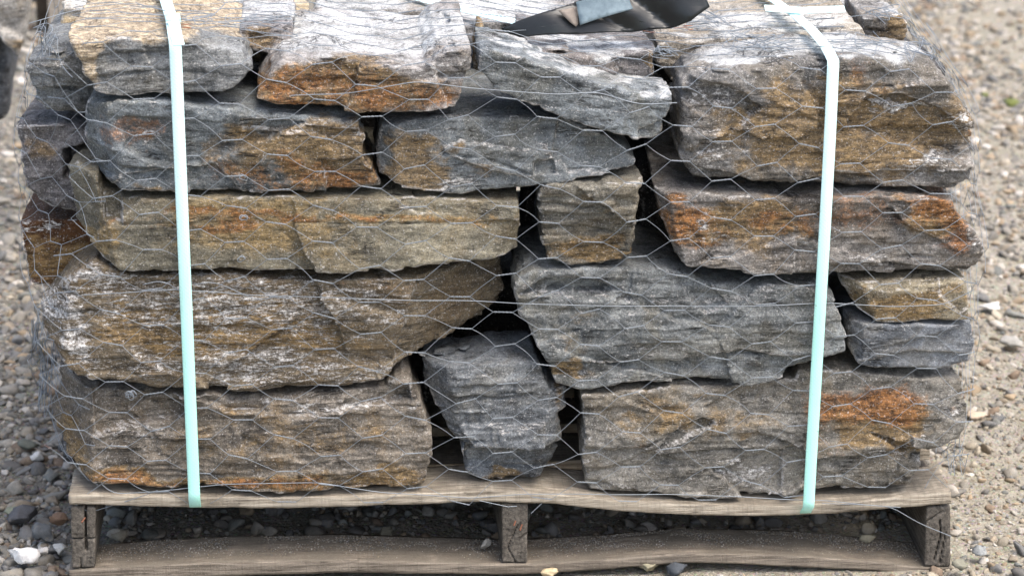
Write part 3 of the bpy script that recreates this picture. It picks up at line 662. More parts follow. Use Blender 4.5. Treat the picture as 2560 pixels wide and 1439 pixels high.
for i, xc in enumerate(colx):
    m = np.abs(AV[:, 0]-xc) < .022; S = AV[m]
    iz = np.clip(((S[:, 2]-zb[0])/.012).astype(int), 0, len(zb)-1)
    np.minimum.at(front_y[i], iz, S[:, 1])
    okz = front_y[i] < 8
    P = [np.stack([front_y[i][okz], zb[okz]+.006], 1)]
    zt = np.full(len(yb), -9.0); iy = np.clip(((S[:, 1]-yb[0])/.02).astype(int), 0, len(yb)-1)
    np.maximum.at(zt, iy, S[:, 2]); k = zt > 0
    P.append(np.stack([yb[k]+.01, zt[k]], 1)); P.append([[-.002, .098]]); P.append([[.75, zt[k].max()-.05]])
    P = np.concatenate(P); P = P[P[:, 1] >= .097]
    # start from the deck edge: skip the part of the chain below it
    ch = hull_chain(P)
    st = np.array([[min(-.003, ch[0][0]), .10]])
    ch = np.concatenate([st, ch[ch[:, 1] > .112]])
    PF[i] = resample(ch, DS, NS)
PF = gsm(PF, 1.3, 0)
# push out a little and let it sink between the stones
ty = np.gradient(PF[:, :, 0], axis=1); tz = np.gradient(PF[:, :, 1], axis=1); ln = np.hypot(ty, tz)+1e-9
NO = np.stack([-tz/ln, ty/ln], -1)
fy = front_y.copy()
fy2 = fy.copy()
for a in (-1, 0, 1):
    for b in (-2, -1, 0, 1, 2): fy2 = np.minimum(fy2, np.roll(np.roll(fy, a, 0), b, 1))
fy2 = np.minimum(fy2, .05)
fy2 = gsm(gsm(fy2, 1.0, 0), 1.2, 1)
isf = np.clip(-NO[:, :, 0], 0, 1)**4
iz = np.clip(((PF[:, :, 1]-zb[0])/.012), 0, len(zb)-1.001).astype(int)
loc = np.take_along_axis(fy2, iz, 1)
sink = np.clip(loc-PF[:, :, 0], 0, .03)*.55*isf
PFs = PF.copy(); PFs[:, :, 0] += sink
PFs += NO*.0035
PFtaut = PF + NO*.0075
def front_sheet(x, s, A=PFs):
    u = np.clip((np.asarray(x)-colx[0])/DX, 0, bins-1.001); v = np.clip(np.asarray(s)/DS, 0, NS-1.001)
    i = u.astype(int); j = v.astype(int); fu = (u-i)[..., None]; fv = (v-j)[..., None]
    P = (A[i, j]*(1-fu)+A[np.minimum(i+1, bins-1), j]*fu)*(1-fv)+(A[i, j+1]*(1-fu)+A[np.minimum(i+1, bins-1), j+1]*fu)*fv
    return np.stack([np.asarray(x)+0*P[..., 0], P[..., 0], P[..., 1]], -1)
# side sheets: plan-view hull for every height
def side_profile(sign):
    zz = np.arange(.09, AV[:, 2].max()+.0, .02); out = []
    edge_x = (X0 if sign < 0 else X1)
    ybs = np.arange(-.04, .80, .025)
    for z in zz:
        m = (np.abs(AV[:, 2]-z) < .03) & (AV[:, 0]*sign > abs(edge_x)-.30); S = AV[m]
        ex = np.full(len(ybs), -9.0)
        np.maximum.at(ex, np.clip(((S[:, 1]-ybs[0])/.025).astype(int), 0, len(ybs)-1), S[:, 0]*sign)
        k = ex > 0; P = np.stack([ybs[k]+.012, ex[k]], 1)
        P = np.concatenate([P, [[.79, ex[k].max()-.04 if k.any() else .5]]])
        ch = hull_chain(P)
        out.append(resample(ch, .012, 75))
    A = gsm(np.array(out), 1.2, 0)
    tx = np.gradient(A, axis=1); l = np.linalg.norm(tx, axis=-1)+1e-9
    A = A + np.stack([-tx[:, :, 1]/l, tx[:, :, 0]/l], -1)*.005
    return zz, A
def side_sheet(sign, zz, A, z, s):
    u = np.clip((np.asarray(z)-zz[0])/.02, 0, len(zz)-1.001); v = np.clip(np.asarray(s)/.012, 0, A.shape[1]-1.001)
    i = u.astype(int); j = v.astype(int); fu = (u-i)[..., None]; fv = (v-j)[..., None]
    P = (A[i, j]*(1-fu)+A[i+1, j]*fu)*(1-fv)+(A[i, j+1]*(1-fu)+A[i+1, j+1]*fu)*fv
    return np.stack([P[..., 1]*sign, P[..., 0], np.asarray(z)+0*P[..., 0]], -1)

zq = np.arange(.08, AV[:, 2].max()+.03, .02); fr_ = AV[AV[:, 1] < .10]
xlo = np.array([fr_[np.abs(fr_[:, 2]-z) < .03, 0].min() if (np.abs(fr_[:, 2]-z) < .03).any() else X0 for z in zq]); xhi = np.array([fr_[np.abs(fr_[:, 2]-z) < .03, 0].max() if (np.abs(fr_[:, 2]-z) < .03).any() else X1 for z in zq])
xlo = gsm(xlo, 1.5)-.006; xhi = gsm(xhi, 1.5)+.008
def inside_front(P):
    z = P[:, 2].mean(); x = P[:, 0].mean(); return np.interp(z, zq, xlo) < x < np.interp(z, zq, xhi)
WR = .00038
def hex_net(fn, u0, u1, v0, v1, PU=.0570, PV=.0490, tw=.0125, seed=0, jit=.0022, warp=.010, shear=0.0, keep=lambda u, v: True, bulge=.002):
    """hexagonal netting: twisted pairs joined by slanted single wires, laid on the surface fn(u, v)"""
    rs = np.random.default_rng(seed); ni = int((u1-u0)/PU)+1; nj = int((v1-v0)/PV)+1
    def W(u, v):
        u = np.asarray(u, float); v = np.asarray(v, float)
        a = u + warp*.7*fbm(u*3.1, v*3.7, 0*u, seed+1, 2) + shear*v
        b = v + warp*fbm(u*3.3, v*2.9, 0*u+4, seed+2, 2)
        P = fn(a, b); 
        o = bulge*fbm(u*14, v*14, 0*u, seed+3, 2)
        P[..., 1] -= np.abs(o); P[..., 2] += o*.5
        return P
    nodes = {}
    for i in range(ni):
        for j in range(nj):
            u = u0+i*PU+rs.normal(0, jit); v = v0+j*PV+(i % 2)*PV/2+rs.normal(0, jit); t = rs.normal(0, .0018)
            nodes[i, j] = (np.array([u-tw, v+t]), np.array([u+tw, v-t]))
    singles, twists = [], []
    for (i, j), (L, Rr) in nodes.items():
        if not keep(L[0], L[1]): continue
        n = 15; t = np.linspace(0, 1, n); P = W(L[0]+(Rr[0]-L[0])*t, L[1]+(Rr[1]-L[1])*t)
        ph = t*math.pi*5.0; off = 0
        nrm = np.stack([np.zeros(n), -.00062*np.cos(ph), .00062*np.sin(ph)], 1)
        twists.append(P+nrm); twists.append(P-nrm)
        for dj in ((0, -1) if i % 2 == 0 else (1, 0)):
            k = (i+1, j+dj)
            if k not in nodes: continue
            Lk = nodes[k][0]; t = np.linspace(0, 1, 8); bow = .0012*rs.normal()*np.sin(t*math.pi)
            singles.append(W(Rr[0]+(Lk[0]-Rr[0])*t+bow, Rr[1]+(Lk[1]-Rr[1])*t+bow*.5))
    return singles, twists
def wire_mat():
    N = NT('galvanised_wire'); n = N.noise(N.coord(), 60, 3, .6); sp = N.noise(N.coord(), 9, 3, .6)
    c = N.mix(n, lin((112, 118, 123)), lin((152, 160, 166))); c = N.mix(N.ss(sp, .70, .74), c, lin((150, 92, 60)))
    N.put(N.b.inputs['Base Color'], c); N.b.inputs['Metallic'].default_value = .35; N.b.inputs['Roughness'].default_value = .45
    return N.m
M_WIRE = wire_mat()
net = tag(empty('wire_netting'), 'galvanised hexagonal chicken wire stretched over the whole pile of stones', 'wire netting')
def add_wires(name, paths, r=WR, sides=4):
    V, Q = tube(paths, r, sides); return link(name, mesh_quads(name, V, Q), M_WIRE, net)
FZ0 = .0
s1, t1 = hex_net(front_sheet, X0+.01, X1-.005, .012, 1.02, seed=5)
s1 = [p for p in s1 if inside_front(p)]; t1 = [p for p in t1 if inside_front(p)]
o = add_wires('front_mesh', s1); o = add_wires('twisted_joint', t1, .00046)
o['kind'] = 'stuff'
zL, AL = side_profile(-1); zR, AR = side_profile(1)
for sg, zz, A, nm, sd_ in ((-1, zL, AL, 'left_mesh', 8), (1, zR, AR, 'right_mesh', 9)):
    fn = lambda u, v, sg=sg, zz=zz, A=A: side_sheet(sg, zz, A, v, u)
    s2, t2 = hex_net(fn, .0, .72, .115, zz[-1]-.02, seed=sd_, warp=.016, jit=.004, bulge=.004)
    add_wires(nm, s2+t2)
# selvage wires and loose strands
def strand(pts, on=front_sheet, off=.001):
    """pixels on the front -> a strand lying on the net"""
    P = on_y([p[0] for p in pts], [p[1] for p in pts], -.01)
    x = P[:, 0]; z = P[:, 2]
    t = np.r_[0, np.cumsum(np.hypot(np.diff(x), np.diff(z)))]; tt = np.linspace(0, t[-1], int(t[-1]/.006)+2)
    x = np.interp(tt, t, x); z = np.interp(tt, t, z); k = np.ones(5)/5
    if len(x) > 8:
        x = np.convolve(np.pad(x, 2, 'edge'), k, 'valid'); z = np.convolve(np.pad(z, 2, 'edge'), k, 'valid')
    out = []
    for a, b in zip(x, z):
        u = np.clip((a-colx[0])/DX, 0, bins-1.001); i = int(u); prof = PFs[i]; j = int(np.argmin(np.abs(prof[:60, 1]-b)))
        out.append([a, prof[j, 0]-off, b])
    o = np.array(out)
    if len(o) > 12: o[:, 1] = np.convolve(np.pad(o[:, 1], 5, 'edge'), np.ones(11)/11, 'valid')
    return o
selv = [strand([(200,742),(420,725),(560,735),(640,742),(860,740),(1050,748),(1290,757),(1480,762),(1750,765),(2060,755),(2230,765),(2360,758),(2440,720)]),
        strand([(250,1210),(280,1238),(380,1232),(560,1212),(800,1204),(960,1228),(1180,1246),(1300,1236),(1600,1237),(1850,1240),(2060,1252),(2160,1266),(2260,1272)]),
        strand([(720,240),(860,230),(1040,196),(1180,214),(1400,232),(1490,228),(1560,250),(1600,262),(1700,258)]),
        strand([(350,715),(400,700),(440,720),(480,760)]), strand([(480,715),(530,705),(590,730),(640,755),(700,742)]),
        strand([(2050,1260),(2230,1270),(2300,1310),(2385,1345)]), strand([(170,1262),(215,1296),(260,1282),(400,1225)])]
for s in selv[:3]: add_wires('selvage_wire', [s], .0006)
for s in selv[3:]: add_wires('loose_wire', [s], .00055)
P = on_y([1354, 1328], [1258, 1282], -.012); add_wires('loose_wire', [P], .0006)
P = on_y([1198, 1270, 1292], [1250, 1266, 1264], -.012); add_wires('loose_wire', [P], .0006)
def loop(cx, cy, r, turns=1.6, y=-.02, wob=.3, seed=0, on=None):
    rs = np.random.default_rng(seed); t = np.linspace(0, turns*2*math.pi, 40)
    c = on if on is not None else strand([(cx, cy), (cx+1, cy)])[0]
    w = 1+wob*np.sin(t*1.7+rs.uniform(0, 6))
    return np.stack([c[0]+r*np.cos(t)*w, c[1]-.003-.001*np.sin(t*2.3), c[2]+r*np.sin(t)*w*.9], 1)
for k, (cx, cy) in enumerate(((608,443),(609,545),(603,648),(322,985),(327,990),(333,983))):
    add_wires('tie_knot', [loop(cx, cy, .0042, seed=k)], .0006)
def tangle(c, sx, sy, sz, n, seed):
    rs = np.random.default_rng(seed); out = []
    for i in range(n):
        k = rs.integers(4, 8); P = c + rs.normal(0, 1, (k, 3))*np.array([sx, sy, sz]); tt = np.linspace(0, k-1, k*7)
        Q = np.stack([np.interp(tt, np.arange(k), P[:, a]) for a in range(3)], 1)
        for a in range(3): Q[:, a] = np.convolve(np.pad(Q[:, a], 5, 'edge'), np.hanning(13)[1:-1]/np.hanning(13)[1:-1].sum(), 'valid')
        out.append(Q)
    return out
def on_pile(px, py, lift=.006):
    """point of the net surface seen at a pixel (search along the ray)"""
    d = ray([px], [py])[0]
    for t in np.arange(DIST-.5, DIST+1.2, .004):
        p = CAM+d*t
        u = np.clip((p[0]-colx[0])/DX, 0, bins-1.001); prof = PFs[int(u)]
        j = np.argmin((prof[:, 0]-p[1])**2+(prof[:, 1]-p[2])**2); q = prof[j]
        if (p[1]-q[0])*NO[int(u), j, 0] + (p[2]-q[1])*NO[int(u), j, 1] < lift: return p
    return CAM+d*DIST
for k, (cx, cy, sx, sy, sz, n) in enumerate(((1692,35,.006,.012,.016,5),(1655,125,.010,.014,.006,5),(1780,60,.03,.04,.006,7),(1900,110,.03,.03,.006,8),(2150,110,.03,.03,.004,8),(2310,130,.015,.03,.004,5),(300,35,.05,.03,.003,3),(520,40,.05,.04,.003,3),(2200,30,.02,.02,.006,5),(640,60,.04,.03,.004,4))):
    c = on_pile(cx, cy)
    add_wires('crumpled_wire', tangle(c, sx, sy, sz, n, 50+k), .0005)
for k, (cx, cy, sz) in enumerate(((110,960,.03),(95,860,.03),(2380,1130,.02),(120,110,.02))):
    c = on_y([cx], [cy], .12 if cx < 1000 else .05)[0]
    add_wires('crumpled_wire', tangle(c, .008, .03, sz, 9 if cx < 1000 else 4, 80+k), .0005)
print('net', round(time.time()-T0, 1))

# ------------------------------------------------------------------ strapping
def strap_mat(name, col, col2):
    N = NT(name); c = N.mix(N.ss(N.noise(N.coord((1, 1, .1)), 40, 3, .6), .35, .65), lin(col), lin(col2))
    # brighter light painted in: the upper half is paler, as if overexposed
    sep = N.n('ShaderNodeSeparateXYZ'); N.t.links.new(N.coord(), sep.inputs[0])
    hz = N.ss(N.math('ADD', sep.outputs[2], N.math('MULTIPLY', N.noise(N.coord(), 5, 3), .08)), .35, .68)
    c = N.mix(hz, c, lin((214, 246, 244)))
    scuff = N.noise(N.coord((60, 60, 3)), 6, 5, .7); c = N.mix(N.ss(scuff, .56, .72, 0, .35), c, lin((150, 190, 180)))
    sp = N.noise(N.coord(), 260, 3, .65); c = N.mix(N.ss(sp, .66, .74, 0, .7), c, lin((120, 124, 106)))
    N.put(N.b.inputs['Base Color'], c); N.b.inputs['Roughness'].default_value = .42; N.b.inputs['Specular IOR Level'].default_value = .45
    w1 = N.n('ShaderNodeTexWave'); w1.wave_type = 'BANDS'; w1.bands_direction = 'DIAGONAL'; w1.inputs['Scale'].default_value = 120; N.t.links.new(N.coord(), w1.inputs[0])
    w2 = N.n('ShaderNodeTexWave'); w2.bands_direction = 'DIAGONAL'; w2.inputs['Scale'].default_value = 120; N.t.links.new(N.coord((-1, 1, 1)), w2.inputs[0])
    N.put(N.b.inputs['Normal'], N.bump(N.math('MULTIPLY', w1.outputs[1], w2.outputs[1]), .35, .0006))
    return N.m
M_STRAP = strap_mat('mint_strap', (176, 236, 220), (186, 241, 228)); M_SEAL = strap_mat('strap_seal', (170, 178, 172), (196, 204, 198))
def ribbon(name, P, side, w, th, mat, parent=None, nrm=None):
    """flat band: centre line P, half-width direction side (per point)"""
    P = np.asarray(P, float); S = np.asarray(side, float); S = S/np.linalg.norm(S, axis=1)[:, None]
    t = np.gradient(P, axis=0); t /= np.linalg.norm(t, axis=1)[:, None]+1e-12
    Nn = np.cross(S, t); Nn /= np.linalg.norm(Nn, axis=1)[:, None]+1e-12
    ring = []
    for a, b in ((-1, -.35), (-.94, .5), (0, .62), (.94, .5), (1, -.35), (.94, -.5), (0, -.5), (-.94, -.5)):
        ring.append(P+S*(w/2*a)+Nn*(th*b))
    V = np.stack(ring, 1); n, m = V.shape[:2]; i = np.arange(n*m).reshape(n, m)
    Q = np.stack([i[:-1], np.roll(i[:-1], -1, 1), np.roll(i[1:], -1, 1), i[1:]], -1).reshape(-1, 4)
    caps = [[i[e, 0], i[e, 1], i[e, 6], i[e, 7]] for e in (0, n-1)]+[[i[e, 1], i[e, 2], i[e, 5], i[e, 6]] for e in (0, n-1)]+[[i[e, 2], i[e, 3], i[e, 4], i[e, 5]] for e in (0, n-1)]
    Q = np.concatenate([Q, np.array(caps)])
    me = mesh_quads(name, V.reshape(-1, 3), Q, False); o = link(name, me, mat, parent)
    return o
def top_z(x, y):
    u = int(np.clip((x-colx[0])/DX, 0, bins-1)); pr = PF[u]; j = np.argmax(pr[:, 1]); m = pr[:, 0]
    return float(np.interp(y, m[np.argsort(m)], pr[np.argsort(m), 1]))
def strap_path(bot, top, back, w_seed=0):
    """bot/top pixels on the front face, then pixels over the top; returns points and side vectors"""
    B = on_y([bot[0]], [bot[1]], -.0045)[0]; xb = B[0]
    T = on_pile(top[0], top[1], .004); pts = [np.array([xb, .05, B[2]+.001]), np.array([xb, .012, B[2]-.0005]), np.array([xb, -.001, B[2]-.0006]), B+np.array([0, 0, .0035])]
    # front run leans on the hull of the stones it passes
    n = 40; s = np.linspace(0, 1, n)[1:]; line = B[None]+(T-B)[None]*s[:, None]
    for p in line:
        u = int(np.clip((p[0]-colx[0])/DX, 0, bins-1)); pr = PFtaut[u]; j = int(np.argmin(np.abs(pr[:70, 1]-p[2])))
        pts.append(np.array([p[0], min(p[1], pr[j, 0]), p[2]]))
    F = np.array(pts[4:]); ym = np.minimum.accumulate(F[::-1, 1])[::-1]
    F[:, 1] = np.convolve(np.pad(F[:, 1], 3, 'edge'), np.ones(7)/7, 'valid')
    pts[4:] = list(F)
    for b in back: pts.append(on_pile(b[0], b[1], .006))
    d = pts[-1]-pts[-2]; d = d/np.linalg.norm(d); pts.append(pts[-1]+d*.25+np.array([0, 0, -.01]))
    P = np.array(pts)
    t = np.r_[0, np.cumsum(np.linalg.norm(np.diff(P, axis=0), axis=1))]; keep = np.r_[True, np.diff(t) > 1e-5]; P = P[keep]; t = t[keep]
    tt = np.unique(np.r_[t[:5], np.arange(t[4], t[-1], .008)]); P = np.stack([np.interp(tt, t, P[:, a]) for a in range(3)], 1)
    tg = np.gradient(P, axis=0); tg /= np.linalg.norm(tg, axis=1)[:, None]
    S = np.tile([1.0, 0, 0], (len(P), 1)); S = S-tg*(S*tg).sum(1)[:, None]
    return P, S
strap1 = tag(empty('strap'), 'pale mint plastic strap down the left side of the pile, crimped seal on top', 'strap', 'plastic straps around the pile')
P, S = strap_path((488,1268), (438,110), [(434,80),(428,45),(414,0)])
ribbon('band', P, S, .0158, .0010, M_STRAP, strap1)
q = [on_pile(a, b, .0085) for a, b in ((447,112),(441,92),(436,62),(432,40))]
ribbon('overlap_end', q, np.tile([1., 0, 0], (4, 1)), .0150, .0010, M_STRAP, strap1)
q = [on_pile(a, b, .0105) for a, b in ((434,54),(432,47),(431,38))]
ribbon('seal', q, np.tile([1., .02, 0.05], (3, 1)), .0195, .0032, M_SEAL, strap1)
strap2 = tag(empty('strap'), 'pale mint plastic strap down the right side of the pile, slanting over the top', 'strap', 'plastic straps around the pile')
P, S = strap_path((2015,1283), (2082,150), [(2066,118),(2030,75),(1985,35),(1925,-6)])
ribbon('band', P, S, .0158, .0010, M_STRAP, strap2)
q = np.array([on_pile(a, b, .011) for a, b in ((1912,28),(1950,27),(2010,27),(2060,30),(2112,34))]); q[:, 2] += np.array([.004, .002, .0, .003, .006])
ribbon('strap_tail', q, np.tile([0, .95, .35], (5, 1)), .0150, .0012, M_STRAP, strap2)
strap3 = tag(empty('strap'), 'pale strap lying slantwise over the back stones at the top centre', 'strap', 'plastic straps around the pile')
q = np.array([on_y([a], [b], c)[0] for a, b, c in ((1000,-18,.42),(1060,0,.38),(1150,22,.33),(1240,44,.28),(1300,58,.25),(1330,80,.235))])
ribbon('band', q, np.tile([.25, .95, .2], (6, 1)), .0170, .0012, strap_mat('white_strap', (205,225,235), (220,236,242)), strap3)

# ------------------------------------------------------------------ black sheet with a grey flap on top of the pile
def flat_mat(name, a, b, rough):
    N = NT(name); N.put(N.b.inputs['Base Color'], N.mix(N.ss(N.noise(N.coord(), 25, 5, .65), .35, .65), lin(a), lin(b)))
    N.b.inputs['Roughness'].default_value = rough; N.put(N.b.inputs['Normal'], N.bump(N.noise(N.coord(), 18, 3), .3, .003)); return N.m
def slab(name, pts, depthfn, th, mat, parent, amp=.012):
    """thin bent sheet from a pixel outline; depthfn gives each point's distance"""
    P = np.array([on_y([a], [b], depthfn(a, b))[0] for a, b in pts])
    nr = np.array([0, -.8, .6]); k = len(P)
    import bmesh
    me = bpy.data.meshes.new(name); tri = tessellate_polygon([[Vector(p.tolist()) for p in P]])
    me.from_pydata(P.tolist(), [], [list(t) for t in tri]); bm = bmesh.new(); bm.from_mesh(me)
    for q in range(7):
        long = [e for e in bm.edges if e.calc_length() > .009]
        if not long: break
        bmesh.ops.subdivide_edges(bm, edges=long, cuts=1); bmesh.ops.triangulate(bm, faces=bm.faces)
    C = np.array([v.co[:] for v in bm.verts]); sd_ = len(name)
    f = fbm(C[:, 0]*16, C[:, 1]*3, C[:, 2]*22, sd_, 2); crease = np.abs(fbm(C[:, 0]*9+C[:, 2]*14, C[:, 1], C[:, 2]*5, sd_+4, 2))
    C = C + nr[None]*(f*.5+crease*1.2)[:, None]*amp
    for v, c_ in zip(bm.verts, C): v.co = c_
    g_ = bmesh.ops.extrude_face_region(bm, geom=bm.faces[:]); mv = [v for v in g_['geom'] if isinstance(v, bmesh.types.BMVert)]
    bmesh.ops.translate(bm, verts=mv, vec=(nr*th*-1).tolist()); bmesh.ops.recalc_face_normals(bm, faces=bm.faces); bm.to_mesh(me); bm.free()
    me.polygons.foreach_set('use_smooth', np.ones(len(me.polygons), bool)); me.update()
    return link(name, me, mat, parent)
sheet = tag(empty('plastic_sheet'), 'black plastic corner sheet with a grey flap on top of the pile', 'plastic sheet')
dpt = lambda a, b: .10+(95-b)*.00018
slab('black_panel', [(1254,70),(1300,52),(1380,28),(1462,-2),(1520,-20),(1750,-20),(1772,24),(1725,60),(1690,68),(1560,80),(1440,90),(1300,92)], dpt, .003, flat_mat('black_plastic', (9,11,12), (20,25,25), .38), sheet)
slab('grey_flap', [(1440,6),(1500,-6),(1570,-8),(1577,14),(1582,24),(1500,48),(1450,64),(1446,40)], lambda a, b: dpt(a, b)-.018, .002, flat_mat('grey_plastic', (92,108,116), (126,142,148), .35), sheet, .004)
slab('torn_paper', [(1396,28),(1442,18),(1446,60),(1440,68),(1424,56)], lambda a, b: dpt(a, b)-.014, .0012, flat_mat('brown_paper', (96,86,76), (140,130,120), .8), sheet, .004)

# ------------------------------------------------------------------ ground and gravel
def ground_mat():
    N = NT('gravel_ground'); iso = N.coord()
    a = N.noise(iso, 3.0, 4, .6); b = N.noise(iso, 60, 6, .7); v = N.n('ShaderNodeTexVoronoi'); v.inputs['Scale'].default_value = 170; N.t.links.new(iso, v.inputs[0])
    f = N.noise(iso, 420, 3, .7)
    sep = N.n('ShaderNodeSeparateXYZ'); N.t.links.new(iso, sep.inputs[0])
    tone = N.ss(N.math('ADD', sep.outputs[0], N.math('MULTIPLY', N.math('SUBTRACT', a, .5), 1.2)), -.6, .5)
    c = N.mix(N.ss(b, .3, .7), N.mix(tone, lin((70, 66, 58)), lin((114, 108, 94))), N.mix(tone, lin((122, 120, 113)), lin((164, 158, 144))))
    c = N.mix(N.ss(N.math('MULTIPLY', v.outputs['Distance'], 1.0), .0, .6, .5, 0), c, N.mix(.6, v.outputs['Color'], lin((150, 140, 125))))
    c = N.mix(N.ss(f, .35, .7, .0, .45), c, lin((176, 168, 150)))
    N.put(N.b.inputs['Base Color'], c); N.b.inputs['Roughness'].default_value = .95; N.b.inputs['Specular IOR Level'].default_value = .15
    N.put(N.b.inputs['Normal'], N.bump(N.math('ADD', b, N.math('SUBTRACT', f, v.outputs['Distance'])), .9, .004))
    return N.m
ax = np.r_[[-120, -40, -15, -6], np.arange(-2.6, 2.61, .022), [6, 15, 40, 120]]
ay = np.r_[[-60, -15, -5, -2], np.arange(-.6, 5.0, .03), [6, 8, 12, 20, 40, 90, 200]]
GX, GY = np.meshgrid(ax, ay, indexing='ij')
def ground_z(x, y): return -.011 + .006*fbm(x*2.2, y*2.2, 0*x, 300, 3) + .0025*fbm(x*14, y*14, 0*x, 310, 2)
GZ = ground_z(GX, GY); i = np.arange(GX.size).reshape(GX.shape)
Q = np.stack([i[:-1, :-1], i[1:, :-1], i[1:, 1:], i[:-1, 1:]], -1).reshape(-1, 4)
g = link('ground', mesh_quads('ground', np.stack([GX, GY, GZ], -1).reshape(-1, 3), Q), ground_mat()); g['kind'] = 'structure'

def ico(sub=0):
    import bmesh
    bm = bmesh.new(); bmesh.ops.create_icosphere(bm, subdivisions=sub+1, radius=1); bmesh.ops.triangulate(bm, faces=bm.faces)
    V = np.array([v.co[:] for v in bm.verts]); F = np.array([[v.index for v in f.verts] for f in bm.faces]); bm.free(); return V, F
ICO0, ICO1, ICO2 = ico(0), ico(1), ico(2)
def rock_shape(tmpl, seed):
    V, F = tmpl; rs = np.random.default_rng(seed); P = V.copy()
    for k in range(11):
        n = rs.normal(size=3); n /= np.linalg.norm(n); d = P@n; c = rs.uniform(.38, .75); P = P - np.outer(np.maximum(d-c, 0), n)
    return P*(1+.08*rs.normal(size=(len(P), 1))), F
VAR0 = [rock_shape(ICO0, 400+k) for k in range(14)]; VAR1 = [rock_shape(ICO1, 440+k) for k in range(24)]
PEB = np.array([(118,116,110),(96,98,100),(150,146,136),(76,76,76),(138,124,104),(168,158,138),(104,110,108),(186,180,170),(122,100,80),(150,128,98),(88,92,96),(205,200,192)])/255.
PEB = PEB*.58+np.array([124,118,108])/255.*.42
PLIN = np.where(PEB <= .04045, PEB/12.92, ((PEB+.055)/1.055)**2.4)
def gravel(name, x, y, r, tmpls, label, wts, seed, zoff=None):
    rs = np.random.default_rng(seed); n = len(x); vs, fs, cs = [], [], []; base = 0; ci = rs.choice(len(PLIN), n, p=wts/np.sum(wts))
    if tmpls is VAR1: tmpls = VAR1+VAR0; which = np.where(r > .0042, rs.integers(0, len(VAR1), n), rs.integers(len(VAR1), len(tmpls), n))
    else: which = rs.integers(0, len(tmpls), n)
    for k, (V, F) in enumerate(tmpls):
        m = np.nonzero(which == k)[0]
        if not len(m): continue
        q = rs.uniform(0, 2*math.pi, len(m)); sx, sy, sz = r[m]*rs.uniform(.8, 1.3, len(m)), r[m]*rs.uniform(.7, 1.1, len(m)), r[m]*rs.uniform(.45, .8, len(m))
        tl = rs.normal(0, .35, len(m))
        P = V[None]*np.stack([sx, sy, sz], 1)[:, None, :]
        P = np.stack([P[..., 0]*np.cos(tl)[:, None]-P[..., 2]*np.sin(tl)[:, None], P[..., 1], P[..., 0]*np.sin(tl)[:, None]+P[..., 2]*np.cos(tl)[:, None]], -1)
        P = np.stack([P[..., 0]*np.cos(q)[:, None]-P[..., 1]*np.sin(q)[:, None], P[..., 0]*np.sin(q)[:, None]+P[..., 1]*np.cos(q)[:, None], P[..., 2]], -1)
        z = ground_z(x[m], y[m]) if zoff is None else zoff[m]
        P += np.stack([x[m], y[m], z+sz*.28], 1)[:, None, :]
        vs.append(P.reshape(-1, 3)); fs.append((F[None]+(np.arange(len(m))*len(V))[:, None, None]+base).reshape(-1, 3)); base += len(m)*len(V)
        col = PLIN[ci[m]]*rs.uniform(.75, 1.2, (len(m), 1)); cs.append(np.repeat(col, len(V), 0))
    V = np.concatenate(vs); F = np.concatenate(fs); C = np.concatenate(cs)
    me = mesh_quads(name, V, F, False); a = me.color_attributes.new('tint', 'FLOAT_COLOR', 'POINT')
    a.data.foreach_set('color', np.concatenate([C, np.ones((len(C), 1))], 1).astype(np.float32).ravel())
    o = link(name, me, M_PEB); tag(o, label, 'gravel', kind='stuff'); return o
N = NT('pebble'); at = N.attr('tint'); n1 = N.noise(N.coord(), 140, 5, .7); n2 = N.noise(N.coord(), 600, 2, .6)
c = N.mix(1.0, at.outputs['Color'], N.n_comb(N.math('ADD', N.math('MULTIPLY', n1, .9), N.math('ADD', N.math('MULTIPLY', n2, .5), .35))), 'MULTIPLY')
c = N.mix(N.ss(N.noise(N.coord(), 60, 4, .7), .55, .68, 0, .55), c, lin((150, 138, 116)))
N.put(N.b.inputs['Base Color'], c); N.b.inputs['Roughness'].default_value = .85; N.b.inputs['Specular IOR Level'].default_value = .25
N.put(N.b.inputs['Normal'], N.bump(N.math('ADD', n1, n2), .5, .0015)); M_PEB = N.m
def scatter(n, xr, yr, seed, mask=None):
    rs = np.random.default_rng(seed); x = rs.uniform(*xr, n); y = rs.uniform(*yr, n)
    if mask is not None: k = mask(x, y); x, y = x[k], y[k]
    return x, y, rs
inpal = lambda x, y: (x > XL-.0) & (x < XR+.0) & (y > .0) & (y < 1.02)
W_L = np.array([4, 2.5, 3, 1.6, 1.4, 1.5, 2, 1.0, .8, .7, 1.4, .8]); W_R = np.array([1.6, .9, 2.2, .4, 2.4, 2.6, 1.2, 1.8, 1.0, 2, .8, 1.2])
BB = lambda x, y: ~((x > XL) & (x < XR) & (((y > -.005) & (y < .125)) | ((y > .44) & (y < .56)) | ((y > .89) & (y < 1.01))))
# left: coarser crushed stone near the pallet
x, y, rs = scatter(14000, (-1.2, -.50), (-.35, 3.8), 1, lambda x, y: BB(x, y)); r = .0032*np.exp(rs.gamma(1.5, .44, len(x))); r = np.clip(r, .002, .02)
gravel('crushed_gravel', x, y, r, VAR1, 'coarse grey crushed gravel on the ground left of the pallet', W_L, 21)
x, y, rs = scatter(22000, (.50, 1.35), (-.35, 4.4), 2, BB); r = np.clip(.003*np.exp(rs.gamma(1.2, .42, len(x))), .002, .016)
gravel('fine_gravel', x, y, r, VAR1, 'fine tan and grey gravel on the ground right of the pallet', W_R, 22)
x, y, rs = scatter(42000, (-1.2, 1.3), (-.35, 4.2), 3, lambda x, y: BB(x, y) & ~((np.abs(x) < .45) & (y > 1.1) & (y < 2.0))); r = rs.uniform(.0012, .0032, len(x))
gravel('grit', x, y, r, VAR0, 'small grit spread over the whole ground around the pallet', (W_L+W_R), 23)
